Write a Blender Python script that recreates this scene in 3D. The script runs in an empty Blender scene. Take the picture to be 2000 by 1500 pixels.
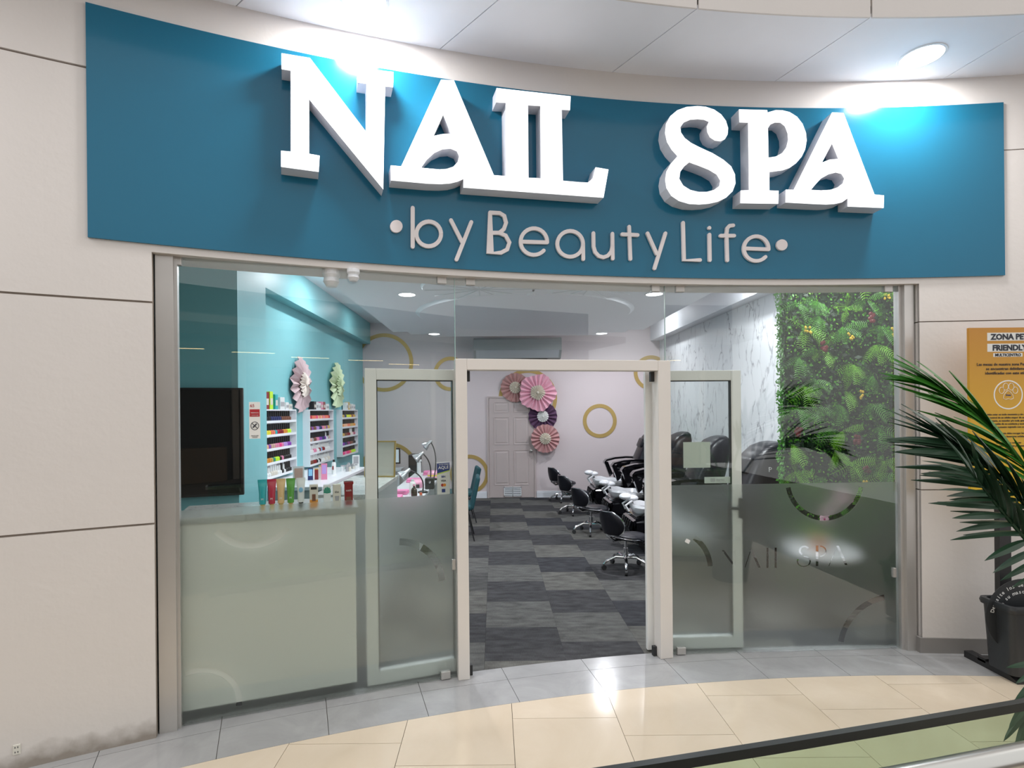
import bpy, bmesh, math, random
from mathutils import Vector, Matrix
from mathutils.geometry import tessellate_polygon
random.seed(7)
PI = math.pi
sc = bpy.context.scene
COL = sc.collection

# ------------------------------------------------------------------ camera
F, PX, PY, ROLL, CAMZ = 1060.0, 965.0, 802.0, math.radians(0.55), 1.8
cd = bpy.data.cameras.new('camera'); cam = bpy.data.objects.new('camera', cd); COL.objects.link(cam)
cd.sensor_fit = 'HORIZONTAL'; cd.sensor_width = 36; cd.lens = F * 36 / 2000
cd.shift_x = (1000 - PX) / 2000; cd.shift_y = (PY - 750) / 2000
cd.clip_start = 0.05
cam.location = (0, 0, CAMZ); cam.rotation_euler = (PI / 2, ROLL, 0)
sc.camera = cam

# ------------------------------------------------------------------ world, exposure
w = bpy.data.worlds.new('world'); sc.world = w; w.use_nodes = True
bg = w.node_tree.nodes['Background']
bg.inputs[0].default_value = (1.0, 0.985, 0.965, 1); bg.inputs[1].default_value = 1.09
sc.view_settings.view_transform = 'Standard'; sc.view_settings.look = 'None'
sc.view_settings.exposure = 0.0; sc.view_settings.gamma = 1.0; sc.view_settings.use_curve_mapping = False
sc.cycles.max_bounces = 9; sc.cycles.diffuse_bounces = 4; sc.cycles.glossy_bounces = 4; sc.cycles.transmission_bounces = 8; sc.cycles.transparent_max_bounces = 14
sc.cycles.caustics_reflective = False; sc.cycles.adaptive_threshold = .02
MALL_LAMP, SALON_LAMP = 28.0, 44.0

# ------------------------------------------------------------------ helpers
def ray(px, py):
    u, v = px - PX, PY - py
    c, s = math.cos(ROLL), math.sin(ROLL)
    return Vector((u * c + v * s, F, -u * s + v * c)) / F
def P(px, py, Y):                       # the point at depth Y
    return Vector((0, 0, CAMZ)) + ray(px, py) * Y
CX, CY = 2.6, -6.9                      # centre of the curved shop front
def arc(th, R, z=0.0): return Vector((CX + R * math.sin(th), CY + R * math.cos(th), z))
def TH(X, R=10.9): return math.asin((X - CX) / R)
def on_arc(px, py, R):                  # point of the curved front (theta, z)
    d = ray(px, py)
    a = d.x ** 2 + d.y ** 2; b = 2 * (d.x * -CX + d.y * -CY); c = CX * CX + CY * CY - R * R
    t = (-b + math.sqrt(b * b - 4 * a * c)) / (2 * a)
    p = d * t
    return math.atan2(p.x - CX, p.y - CY), CAMZ + p.z

class MB:
    def __init__(s): s.bm = bmesh.new()
    def add(s, verts, faces):
        vs = [s.bm.verts.new(v) for v in verts]
        for f in faces:
            try: s.bm.faces.new([vs[i] for i in f])
            except ValueError: pass
        return s
    def box(s, x0, x1, y0, y1, z0, z1, bev=0, seg=2, M=None):
        t = bmesh.new()
        bmesh.ops.create_cube(t, size=1)
        for v in t.verts:
            v.co = Vector(((x0 + x1) / 2 + v.co.x * (x1 - x0), (y0 + y1) / 2 + v.co.y * (y1 - y0), (z0 + z1) / 2 + v.co.z * (z1 - z0)))
        if bev: bmesh.ops.bevel(t, geom=t.edges[:], offset=bev, segments=seg, affect='EDGES', profile=0.5)
        return s.merge(t, M)
    def merge(s, t, M=None):
        if M is not None: bmesh.ops.transform(t, matrix=M, verts=t.verts[:])
        t.verts.ensure_lookup_table()
        m = {v: s.bm.verts.new(v.co) for v in t.verts}
        for f in t.faces: s.bm.faces.new([m[v] for v in f.verts])
        t.free(); return s
    def cyl(s, p0, p1, r0, r1=None, n=12, caps=True):
        return s.tube([p0, p1], [r0, r0 if r1 is None else r1], n, caps)
    def tube(s, pts, r, n=8, caps=True, closed=False):
        pts = [Vector(p) for p in pts]
        if not isinstance(r, (list, tuple)): r = [r] * len(pts)
        rings = []; up = None
        for i, p in enumerate(pts):
            if closed: d = pts[(i + 1) % len(pts)] - pts[i - 1]
            else: d = pts[min(i + 1, len(pts) - 1)] - pts[max(i - 1, 0)]
            d.normalize()
            if up is None:
                up = Vector((0, 0, 1)) if abs(d.z) < .9 else Vector((1, 0, 0))
            a = d.cross(up)
            if a.length < 1e-5: a = d.orthogonal()
            a.normalize(); up = a.cross(d).normalized()
            rings.append([s.bm.verts.new(p + (a * math.cos(2 * PI * k / n) + up * math.sin(2 * PI * k / n)) * r[i]) for k in range(n)])
        rng = range(len(pts) if closed else len(pts) - 1)
        for i in rng:
            A, B = rings[i], rings[(i + 1) % len(pts)]
            for k in range(n): s.bm.faces.new([A[k], A[(k + 1) % n], B[(k + 1) % n], B[k]])
        if caps and not closed:
            s.bm.faces.new(rings[0][::-1]); s.bm.faces.new(rings[-1])
        return s
    def lathe(s, prof, n=20, c=(0, 0, 0), sx=1, sy=1, M=None):
        t = bmesh.new(); rings = []
        for r, z in prof:
            if r < 1e-5: rings.append([t.verts.new((c[0], c[1], c[2] + z))])
            else: rings.append([t.verts.new((c[0] + r * sx * math.cos(2 * PI * k / n), c[1] + r * sy * math.sin(2 * PI * k / n), c[2] + z)) for k in range(n)])
        for A, B in zip(rings, rings[1:]):
            for k in range(n):
                q = [A[k % len(A)], A[(k + 1) % len(A)], B[(k + 1) % len(B)], B[k % len(B)]]
                u = []
                for v in q:
                    if v not in u: u.append(v)
                if len(u) > 2: t.faces.new(u)
        return s.merge(t, M)
    def ball(s, c, rx, ry, rz, n=14, M=None):
        k = 8
        return s.lathe([(math.sin(PI * i / k), -math.cos(PI * i / k) * rz) for i in range(k + 1)], n, c, rx, ry, M)
    def poly(s, loops, z0, z1, fmap=None, back=True, front=True, sides=True):
        """extruded polygon with holes; loops in 2D, fmap(u, v, depth 0/1) gives the 3D point"""
        fmap = fmap or (lambda u, v, d: Vector((u, v, z0 if d == 0 else z1)))
        tri = tessellate_polygon([[Vector((u, v, 0)) for u, v in L] for L in loops])
        flat = [q for L in loops for q in L]
        if front or sides: A = [s.bm.verts.new(fmap(u, v, 0)) for u, v in flat]
        if back or sides: B = [s.bm.verts.new(fmap(u, v, 1)) for u, v in flat]
        for t in tri:
            try:
                if front: s.bm.faces.new([A[i] for i in t])
                if back: s.bm.faces.new([B[i] for i in t][::-1])
            except ValueError: pass
        if sides:
            o = 0
            for L in loops:
                n = len(L)
                for i in range(n):
                    j = (i + 1) % n
                    try: s.bm.faces.new([A[o + i], A[o + j], B[o + j], B[o + i]])
                    except ValueError: pass
                o += n
        return s
    def slab(s, R0, R1, t0, t1, z0, z1, n=24):     # curved slab
        for i in range(n + 1):
            t = t0 + (t1 - t0) * i / n
            for R, z in ((R0, z0), (R0, z1), (R1, z1), (R1, z0)): s.bm.verts.new(arc(t, R, z))
        s.bm.verts.ensure_lookup_table(); b = len(s.bm.verts) - 4 * (n + 1); V = s.bm.verts
        for i in range(n):
            for k in range(4):
                s.bm.faces.new([V[b + 4 * i + k], V[b + 4 * i + (k + 1) % 4], V[b + 4 * i + 4 + (k + 1) % 4], V[b + 4 * i + 4 + k]])
        s.bm.faces.new([V[b + k] for k in range(4)]); s.bm.faces.new([V[b + 4 * n + k] for k in (3, 2, 1, 0)])
        return s
    def mesh(s, name, mat, smooth=False):
        bmesh.ops.recalc_face_normals(s.bm, faces=s.bm.faces[:])
        me = bpy.data.meshes.new(name); s.bm.to_mesh(me); s.bm.free()
        if mat: me.materials.append(M_[mat] if isinstance(mat, str) else mat)
        if smooth:
            for p in me.polygons: p.use_smooth = True
            try: me.set_sharp_from_angle(angle=math.radians(smooth if smooth is not True else 40))
            except Exception: pass
        return me
    def build(s, name, mat, parent=None, loc=None, smooth=False):
        return link(name, s.mesh(name, mat, smooth), parent, loc)

def link(name, me, parent=None, loc=None, rot=None, scale=None):
    o = bpy.data.objects.new(name, me); COL.objects.link(o)
    if parent: o.parent = parent
    if loc is not None: o.location = loc
    if rot is not None: o.rotation_euler = rot
    if scale is not None: o.scale = scale
    return o
def tag(o, label, cat, group=None, kind=None):
    o['label'] = label; o['category'] = cat
    if group: o['group'] = group
    if kind: o['kind'] = kind
    return o
def thing(name, label, cat, loc=(0, 0, 0), rz=0, group=None):
    return tag(link(name, None, None, loc, (0, 0, rz)), label, cat, group)
def struct(o):
    o['kind'] = 'structure'; return o
def dup(root, loc=None, rz=None, label=None, group=None, parent=None):
    r = root.copy(); COL.objects.link(r)
    if parent: r.parent = parent
    if loc is not None: r.location = loc
    if rz is not None: r.rotation_euler = (0, 0, rz)
    if label: r['label'] = label
    if group: r['group'] = group
    for ch in root.children:
        if ch.type != 'LIGHT': dup(ch, parent=r)
        else:
            c = ch.copy(); COL.objects.link(c); c.parent = r
    return r

# ------------------------------------------------------------------ materials
M_ = {}
def newmat(name):
    m = bpy.data.materials.new(name); m.use_nodes = True; M_[name] = m
    return m, m.node_tree.nodes, m.node_tree.links, m.node_tree.nodes['Principled BSDF']
def mat(name, col, rough=.5, metal=0, var=.06, scale=6, bump=0, bscale=60, coat=0, emit=None, es=0, spec=.5, stretch=None):
    m, N, L, b = newmat(name)
    col = (*col, 1) if len(col) == 3 else col
    tc = N.new('ShaderNodeTexCoord'); no = N.new('ShaderNodeTexNoise'); no.inputs['Scale'].default_value = scale; no.inputs['Detail'].default_value = 4
    src = tc.outputs['Object']
    if stretch:
        mp = N.new('ShaderNodeMapping'); mp.inputs['Scale'].default_value = stretch; L.new(src, mp.inputs[0]); src = mp.outputs[0]
    L.new(src, no.inputs['Vector'])
    mx = N.new('ShaderNodeMix'); mx.data_type = 'RGBA'
    mx.inputs[6].default_value = tuple(c * (1 - var) for c in col[:3]) + (1,)
    mx.inputs[7].default_value = tuple(min(1, c * (1 + var)) for c in col[:3]) + (1,)
    L.new(no.outputs[0], mx.inputs[0]); L.new(mx.outputs[2], b.inputs['Base Color'])
    b.inputs['Roughness'].default_value = rough; b.inputs['Metallic'].default_value = metal
    b.inputs['Specular IOR Level'].default_value = spec; b.inputs['Coat Weight'].default_value = coat
    if emit: b.inputs['Emission Color'].default_value = (*emit, 1); b.inputs['Emission Strength'].default_value = es
    if bump:
        n2 = N.new('ShaderNodeTexNoise'); n2.inputs['Scale'].default_value = bscale; L.new(src, n2.inputs['Vector'])
        bp = N.new('ShaderNodeBump'); bp.inputs['Strength'].default_value = bump; bp.inputs['Distance'].default_value = .01
        L.new(n2.outputs[0], bp.inputs['Height']); L.new(bp.outputs[0], b.inputs['Normal'])
    return m
mat('plaster', (.74, .70, .68), .6, var=.03, scale=3, bump=.12, bscale=25)
mat('joint', (.33, .28, .24), .8)
mat('soffit_white', (.88, .90, .97), .55, var=.02)
mat('vinyl_blue', (.010, .142, .25), .16, var=.03, scale=2, coat=.05, spec=.35, bump=.05, bscale=4)
mat('letter_side', (.74, .75, .82), .35, var=.02)
mat('letter_glow', (.95, .96, 1), .4, var=0, emit=(.97, .98, 1), es=1.25)
mat('letter_paint', (.80, .74, .75), .45, var=.02)
mat('white_alu', (.78, .735, .70), .38, var=.02)
mat('leaf_alu', (.86, .86, .84), .4, var=.02)
mat('alu', (.58, .56, .545), .35, .55, var=.04)
mat('chrome', (.85, .86, .88), .1, 1, var=.02)
mat('steel', (.55, .55, .53), .28, 1, var=.05)
mat('black_metal', (.02, .02, .022), .4, var=.1)
mat('rubber', (.03, .03, .032), .6, var=.1)
mat('gasket', (.015, .018, .018), .35)
mat('teal', (.23, .55, .59), .42, var=.03, scale=2)
mat('pink_wall', (.71, .625, .635), .6, var=.02, scale=2, bump=.05)
mat('salon_white', (.80, .82, .86), .55, var=.02)
mat('base_white', (.78, .80, .84), .4)
mat('gold', (.52, .36, .12), .45, .25, var=.08)
mat('door_pink', (.55, .47, .455), .5, var=.03)
mat('grille', (.80, .82, .84), .45)
mat('grille_dark', (.22, .23, .25), .7)
mat('black_leather', (.010, .010, .015), .34, var=.2, bump=.08, bscale=120, spec=.3)
mat('brown_leather', (.03, .022, .02), .4, var=.25, bump=.08, bscale=120)
mat('black_gloss', (.008, .008, .010), .09, var=.1, coat=.6)
mat('basin_white', (.86, .87, .90), .2, var=.01, coat=.4)
mat('desk_white', (.94, .935, .90), .4, var=.015)
mat('table_white', (.80, .80, .83), .3, var=.02)
mat('desk_grey', (.40, .42, .42), .5, var=.04)
mat('pink_towel', (.95, .28, .52), .9, var=.12, scale=20, bump=.3, bscale=200)
mat('pink_plastic', (.95, .45, .62), .35, var=.04)
mat('amber', (.035, .018, .012), .12, var=.1, coat=.5)
mat('orange_cap', (.75, .13, .05), .4)
mat('lamp_silver', (.62, .64, .66), .25, .6, var=.03)
mat('paper', (.82, .82, .80), .7, var=.02)
mat('paper_warm', (.62, .59, .52), .7, var=.05)
mat('screen_black', (.006, .007, .009), .035, var=.05, coat=.5)
mat('monitor_lit', (.3, .35, .4), .3, emit=(.62, .72, .8), es=.55, var=.1, scale=25)
mat('teal_velvet', (.014, .075, .09), .75, var=.25, scale=14, bump=.2, bscale=40)
mat('rose_paper', (.52, .29, .275), .75, var=.08, scale=12)
mat('hot_paper', (.80, .42, .52), .7, var=.1, scale=9)
mat('plum_paper', (.11, .05, .11), .75, var=.15, scale=12)
mat('blush_paper', (.55, .29, .29), .75, var=.1, scale=12)
mat('pale_paper', (.72, .66, .56), .75, var=.05)
mat('mauve_fan', (.56, .42, .44), .75, var=.12, scale=10)
mat('lime_fan', (.66, .78, .52), .75, var=.1, scale=10)
mat('cream_fan', (.74, .66, .60), .75, var=.08)
mat('ac_white', (.60, .63, .66), .4, var=.02)
mat('lampglass', (.95, .95, .95), .4, var=0, emit=(1, 1, 1), es=6)
mat('lampcool', (.95, .95, .95), .4, var=0, emit=(.95, .97, 1), es=6)
mat('lampwarm', (.95, .8, .5), .4, var=0, emit=(1, .72, .32), es=9)
mat('leaf_dark', (.012, .045, .016), .5, var=.5, scale=9)
mat('leaf_mid', (.06, .26, .015), .5, var=.3, scale=9)
mat('leaf_lime', (.17, .47, .02), .5, var=.3, scale=9)
mat('leaf_red', (.13, .012, .015), .5, var=.3)
mat('flower_yellow', (.7, .5, .04), .6, var=.1)
mat('palm_light', (.045, .21, .022), .42, var=.25, scale=3)
mat('palm_dark', (.018, .055, .026), .42, var=.25, scale=3)
mat('stem_brown', (.16, .10, .05), .8, var=.2)
mat('pot_grey', (.35, .34, .33), .7)
mat('soil', (.04, .028, .02), .95, var=.3, bump=.5)
mat('copper', (.60, .26, .12), .4, .35, var=.06)
mat('orchid', (.80, .55, .68), .6, var=.15, scale=30)
mat('orchid_core', (.45, .06, .20), .6)
mat('bin_dark', (.028, .031, .035), .42, var=.08, bump=.05, bscale=150)
mat('ink', (.03, .032, .045), .7)
mat('ink_blue', (.02, .045, .24), .5)
mat('ink_red', (.42, .02, .03), .6)
mat('ink_orange', (.85, .30, .03), .6)
mat('ink_lime', (.55, .70, .12), .6)
mat('text_white', (.85, .85, .85), .6, var=.01)
mat('outlet', (.74, .72, .66), .4)
mat('sage', (.56, .64, .58), .55, var=.03)
mat('mall_dark', (.055, .045, .04), .5, var=.3, scale=1.5)
mat('mall_wood', (.22, .14, .08), .5, var=.2, scale=2)
mat('mall_beige', (.42, .36, .30), .6, var=.08)
mat('banner_blue', (.015, .03, .16), .5)
for n_, c_ in dict(teal=(.02, .42, .46), red=(.50, .02, .06), tan=(.76, .50, .24), green=(.10, .36, .05), white=(.80, .82, .82), orange=(.72, .30, .05), wine=(.26, .012, .018), cream=(.72, .68, .60), grey=(.4, .4, .42), black=(.015, .015, .018), emerald=(.02, .30, .20), sky=(.25, .55, .80), rose=(.75, .25, .40), hot=(.85, .05, .25), coral=(.85, .22, .14), purple=(.25, .06, .42), lilac=(.50, .32, .70), yellow=(.85, .72, .05), lime=(.55, .85, .04), navy=(.03, .04, .14), brown=(.20, .08, .05), peach=(.85, .48, .30), nude=(.62, .40, .33), gold2=(.6, .42, .12)).items():
    mat('p_' + n_, c_, .3, var=.04, coat=.3)

def carpet_mat(name, c):
    m, N, L, b = newmat(name)
    tc = N.new('ShaderNodeTexCoord'); mp = N.new('ShaderNodeMapping'); mp.inputs['Scale'].default_value = (60, 3.5, 1)
    no = N.new('ShaderNodeTexNoise'); no.inputs['Scale'].default_value = 6; no.inputs['Detail'].default_value = 5
    mp2 = N.new('ShaderNodeMapping'); mp2.inputs['Scale'].default_value = (1.6, 4.5, 1)
    n2 = N.new('ShaderNodeTexNoise'); n2.inputs['Scale'].default_value = 4; n2.inputs['Detail'].default_value = 4
    oi = N.new('ShaderNodeObjectInfo'); wv = N.new('ShaderNodeTexWave'); wv.bands_direction = 'X'; wv.inputs['Scale'].default_value = 45; wv.inputs['Distortion'].default_value = 1.5
    av = N.new('ShaderNodeVectorMath'); av.operation = 'MULTIPLY_ADD'; av.inputs[1].default_value = (1, 1, 1)
    sv = N.new('ShaderNodeVectorMath'); sv.operation = 'SCALE'; sv.inputs[0].default_value = (9, 7, 0); L.new(oi.outputs['Random'], sv.inputs['Scale'])
    L.new(tc.outputs['Object'], av.inputs[0]); L.new(sv.outputs[0], av.inputs[2])
    L.new(av.outputs[0], mp.inputs[0]); L.new(mp.outputs[0], no.inputs['Vector'])
    L.new(av.outputs[0], mp2.inputs[0]); L.new(mp2.outputs[0], n2.inputs['Vector']); L.new(av.outputs[0], wv.inputs['Vector'])
    a1 = N.new('ShaderNodeMath'); a1.operation = 'MULTIPLY_ADD'; a1.inputs[1].default_value = .5
    L.new(no.outputs[0], a1.inputs[0]); L.new(n2.outputs[0], a1.inputs[2])
    a2 = N.new('ShaderNodeMath'); a2.operation = 'MULTIPLY_ADD'; a2.inputs[1].default_value = .18; L.new(wv.outputs[0], a2.inputs[0]); L.new(a1.outputs[0], a2.inputs[2])
    r = N.new('ShaderNodeMapRange'); r.inputs[1].default_value = .5; r.inputs[2].default_value = 1.25; r.inputs[3].default_value = .5; r.inputs[4].default_value = 1.6
    L.new(a2.outputs[0], r.inputs[0])
    vm = N.new('ShaderNodeVectorMath'); vm.operation = 'SCALE'; vm.inputs[0].default_value = c; L.new(r.outputs[0], vm.inputs['Scale'])
    L.new(vm.outputs[0], b.inputs['Base Color']); b.inputs['Roughness'].default_value = .95; b.inputs['Specular IOR Level'].default_value = .1
    bp = N.new('ShaderNodeBump'); bp.inputs['Strength'].default_value = .5; bp.inputs['Distance'].default_value = .004
    L.new(a2.outputs[0], bp.inputs['Height']); L.new(bp.outputs[0], b.inputs['Normal'])
for i, c in enumerate([(.048, .049, .054), (.058, .058, .061), (.078, .078, .077), (.108, .108, .104), (.12, .118, .11)]): carpet_mat('carpet%d' % i, c)

def tile_mat(name, c, c2, rough, sc_=1.6):
    m, N, L, b = newmat(name)
    tc = N.new('ShaderNodeTexCoord'); no = N.new('ShaderNodeTexNoise'); no.inputs['Scale'].default_value = sc_; no.inputs['Detail'].default_value = 8; no.inputs['Roughness'].default_value = .65; no.inputs['Distortion'].default_value = .8
    L.new(tc.outputs['Object'], no.inputs['Vector'])
    cr = N.new('ShaderNodeValToRGB'); cr.color_ramp.elements[0].position = .32; cr.color_ramp.elements[1].position = .68
    cr.color_ramp.elements[0].color = (*c2, 1); cr.color_ramp.elements[1].color = (*c, 1)
    L.new(no.outputs[0], cr.inputs[0]); L.new(cr.outputs[0], b.inputs['Base Color'])
    b.inputs['Roughness'].default_value = rough
tile_mat('beige_tile', (.74, .63, .50), (.68, .565, .43), .13)
tile_mat('grey_tile', (.43, .43, .435), (.335, .335, .34), .17, 2.4)
mat('grout', (.16, .13, .11), .9)
mat('skirting_grey', (.27, .255, .245), .5, var=.06)

def marble_mat(name, base, vein, stretch, scale, lo, hi, rough=.3):
    m, N, L, b = newmat(name)
    tc = N.new('ShaderNodeTexCoord'); mp = N.new('ShaderNodeMapping'); mp.inputs['Scale'].default_value = stretch; mp.inputs['Rotation'].default_value = (.35, 0, 0)
    L.new(tc.outputs['Object'], mp.inputs[0])
    n0 = N.new('ShaderNodeTexNoise'); n0.inputs['Scale'].default_value = scale * 2.2; n0.inputs['Detail'].default_value = 6
    L.new(mp.outputs[0], n0.inputs['Vector'])
    ad = N.new('ShaderNodeVectorMath'); ad.operation = 'MULTIPLY_ADD'; ad.inputs[1].default_value = (.35, .35, .35)
    L.new(n0.outputs['Color'], ad.inputs[0]); L.new(mp.outputs[0], ad.inputs[2])
    vo = N.new('ShaderNodeTexVoronoi'); vo.feature = 'DISTANCE_TO_EDGE'; vo.inputs['Scale'].default_value = scale
    L.new(ad.outputs[0], vo.inputs['Vector'])
    n1 = N.new('ShaderNodeTexNoise'); n1.inputs['Scale'].default_value = scale * 1.3; L.new(mp.outputs[0], n1.inputs['Vector'])
    mr = N.new('ShaderNodeMapRange'); mr.inputs[1].default_value = .0; mr.inputs[2].default_value = .05; mr.inputs[3].default_value = 1; mr.inputs[4].default_value = 0; L.new(vo.outputs[0], mr.inputs[0])
    m2 = N.new('ShaderNodeMapRange'); m2.inputs[1].default_value = lo; m2.inputs[2].default_value = hi; L.new(n1.outputs[0], m2.inputs[0])
    mu = N.new('ShaderNodeMath'); mu.operation = 'MULTIPLY'; L.new(mr.outputs[0], mu.inputs[0]); L.new(m2.outputs[0], mu.inputs[1])
    mx = N.new('ShaderNodeMix'); mx.data_type = 'RGBA'; mx.inputs[6].default_value = (*base, 1); mx.inputs[7].default_value = (*vein, 1)
    L.new(mu.outputs[0], mx.inputs[0]); L.new(mx.outputs[2], b.inputs['Base Color']); b.inputs['Roughness'].default_value = rough
marble_mat('marble_wall', (.78, .80, .82), (.28, .29, .32), (1, 1.9, .75), 2.6, .42, .62)
marble_mat('marble_top', (.56, .57, .55), (.16, .16, .16), (1, 1, 1), 9, .35, .6, .25)

def dirty_mat(name):                      # painted wall with a grime stain creeping up from the floor
    m = mat(name, (.74, .70, .68), .6, var=.03, scale=3, bump=.12, bscale=25)
    N, L = m.node_tree.nodes, m.node_tree.links; b = N['Principled BSDF']
    src = b.inputs['Base Color'].links[0].from_socket
    tc = N.new('ShaderNodeTexCoord'); sx = N.new('ShaderNodeSeparateXYZ'); L.new(tc.outputs['Object'], sx.inputs[0])
    no = N.new('ShaderNodeTexNoise'); no.inputs['Scale'].default_value = 7; no.inputs['Detail'].default_value = 6; L.new(tc.outputs['Object'], no.inputs['Vector'])
    a = N.new('ShaderNodeMath'); a.operation = 'MULTIPLY_ADD'; a.inputs[1].default_value = -.22; L.new(no.outputs[0], a.inputs[0]); L.new(sx.outputs[2], a.inputs[2])
    r = N.new('ShaderNodeMapRange'); r.inputs[1].default_value = -.10; r.inputs[2].default_value = .0; r.inputs[3].default_value = .75; r.inputs[4].default_value = 0; L.new(a.outputs[0], r.inputs[0])
    mx = N.new('ShaderNodeMix'); mx.data_type = 'RGBA'; L.new(r.outputs[0], mx.inputs[0]); L.new(src, mx.inputs[6]); mx.inputs[7].default_value = (.20, .155, .115, 1)
    L.new(mx.outputs[2], b.inputs['Base Color'])
dirty_mat('plaster_dirty')

def glass_mat(name, tint, refl=1.0):
    m, N, L, b = newmat(name); N.remove(b); out = N['Material Output']
    tr = N.new('ShaderNodeBsdfTransparent'); tr.inputs[0].default_value = (*tint, 1)
    gl = N.new('ShaderNodeBsdfGlossy'); gl.inputs['Roughness'].default_value = .0; gl.inputs[0].default_value = (refl, refl, refl, 1)
    ge = N.new('ShaderNodeNewGeometry'); mr = N.new('ShaderNodeMapRange'); mr.inputs[3].default_value = 1.5; mr.inputs[4].default_value = 1 / 1.5
    fr = N.new('ShaderNodeFresnel'); mx = N.new('ShaderNodeMixShader')
    L.new(ge.outputs['Backfacing'], mr.inputs[0]); L.new(mr.outputs[0], fr.inputs[0]); L.new(fr.outputs[0], mx.inputs[0])
    L.new(tr.outputs[0], mx.inputs[1]); L.new(gl.outputs[0], mx.inputs[2]); L.new(mx.outputs[0], out.inputs[0])
glass_mat('glass', (.975, .992, .985)); glass_mat('rail_glass', (.80, .90, .80)); glass_mat('acrylic', (.97, .98, .98))
mat('glass_edge', (.45, .60, .56), .2)
def film_mat(name):
    m, N, L, b = newmat(name); N.remove(b); out = N['Material Output']
    rf = N.new('ShaderNodeBsdfRefraction'); rf.inputs['Roughness'].default_value = .36; rf.inputs['IOR'].default_value = 1.38; rf.inputs[0].default_value = (.99, 1, .995, 1)
    df = N.new('ShaderNodeBsdfDiffuse'); df.inputs[0].default_value = (.62, .66, .63, 1)
    tl = N.new('ShaderNodeBsdfTranslucent'); tl.inputs[0].default_value = (.66, .70, .67, 1)
    no = N.new('ShaderNodeTexNoise'); no.inputs['Scale'].default_value = 2; mr = N.new('ShaderNodeMapRange'); mr.inputs[3].default_value = .085; mr.inputs[4].default_value = .115
    L.new(no.outputs[0], mr.inputs[0])
    m1 = N.new('ShaderNodeMixShader'); m1.inputs[0].default_value = .5; L.new(df.outputs[0], m1.inputs[1]); L.new(tl.outputs[0], m1.inputs[2])
    mx = N.new('ShaderNodeMixShader'); L.new(mr.outputs[0], mx.inputs[0]); L.new(rf.outputs[0], mx.inputs[1]); L.new(m1.outputs[0], mx.inputs[2]); L.new(mx.outputs[0], out.inputs[0])
film_mat('film')
def poster_mat(name):
    m, N, L, b = newmat(name)
    tc = N.new('ShaderNodeTexCoord'); sx = N.new('ShaderNodeSeparateXYZ'); L.new(tc.outputs['Generated'], sx.inputs[0])
    cr = N.new('ShaderNodeValToRGB'); cr.color_ramp.elements[0].color = (.78, .50, .015, 1); cr.color_ramp.elements[1].color = (.56, .25, .03, 1)
    L.new(sx.outputs[2], cr.inputs[0]); L.new(cr.outputs[0], b.inputs['Base Color']); b.inputs['Roughness'].default_value = .5
poster_mat('poster_print')

# ------------------------------------------------------------------ text
def text(name, s, size, mt, parent, loc, rot=(PI / 2, 0, 0), align='LEFT', bold=0.0, ext=.0006, spacing=1.0):
    cu = bpy.data.curves.new(name, 'FONT'); cu.body = s; cu.size = size; cu.align_x = align; cu.extrude = ext; cu.offset = bold; cu.space_character = spacing
    cu.resolution_u = 2
    o = bpy.data.objects.new(name, cu); COL.objects.link(o)
    bpy.context.view_layer.update()
    me = bpy.data.meshes.new_from_object(o.evaluated_get(bpy.context.evaluated_depsgraph_get()))
    bpy.data.objects.remove(o); bpy.data.curves.remove(cu)
    me.materials.clear(); me.materials.append(M_[mt])
    return link(name, me, parent, loc, rot)

# =================================================================== STRUCTURE
ZT = 2.70            # underside of the shop-front lintel
RW = 10.885          # wall face
tL, tS, tR0, tR1 = TH(-1.90), TH(-2.16), TH(3.12), TH(6.5)
JZ = [0, 1.19, 2.42, 3.65, 4.19]
# left wall: backing and painted courses with recessed joints
wl = struct(MB().slab(RW + .014, 11.12, TH(-5.2), tL + .0002, 0, 4.19, 20).build('wall_left', 'joint'))
for i in range(4):
    m = MB(); z0, z1 = JZ[i] + (.006 if i else 0), JZ[i + 1] - (.006 if i < 3 else 0)
    if i < 2: m.slab(RW, RW + .02, TH(-5.2), tL, z0, z1, 20)
    elif i == 2:
        m.slab(RW, RW + .02, TH(-5.2), tL, z0, ZT, 20); m.slab(RW, RW + .02, TH(-5.2), tS, ZT, z1, 20)
    else: m.slab(RW, RW + .02, TH(-5.2), tS, z0, z1, 20)
    m.build('panel', 'plaster_dirty' if i == 0 else 'plaster', wl)
struct(MB().slab(RW, 11.16, tS, tR0, ZT, 4.19, 40).build('wall_front', 'plaster'))
wr = struct(MB().slab(RW + .014, 11.03, tR0 + .001, tR1, 0, 4.19, 20).build('wall_right', 'joint'))
for i in range(4):
    z0, z1 = JZ[i] + (.004 if i else 0), JZ[i + 1] - (.004 if i < 3 else 0)
    m = MB().slab(RW, RW + .02, tR0, tR1, z0, z1, 16)
    a, b = arc(tR0, RW), arc(tR0, 11.03)
    m.add([(a.x, a.y, z0), (b.x, b.y, z0), (b.x, b.y, z1), (a.x, a.y, z1)], [(0, 1, 2, 3)])
    m.build('panel', 'plaster', wr)
m = MB().slab(RW - .012, RW, tR0 - .001, tR1, 0, .11, 16); m.slab(RW - .012, 11.02, tR0 - .0022, tR0 - .0008, 0, .11, 2)
struct(m.build('baseboard_right', 'skirting_grey'))

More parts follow.
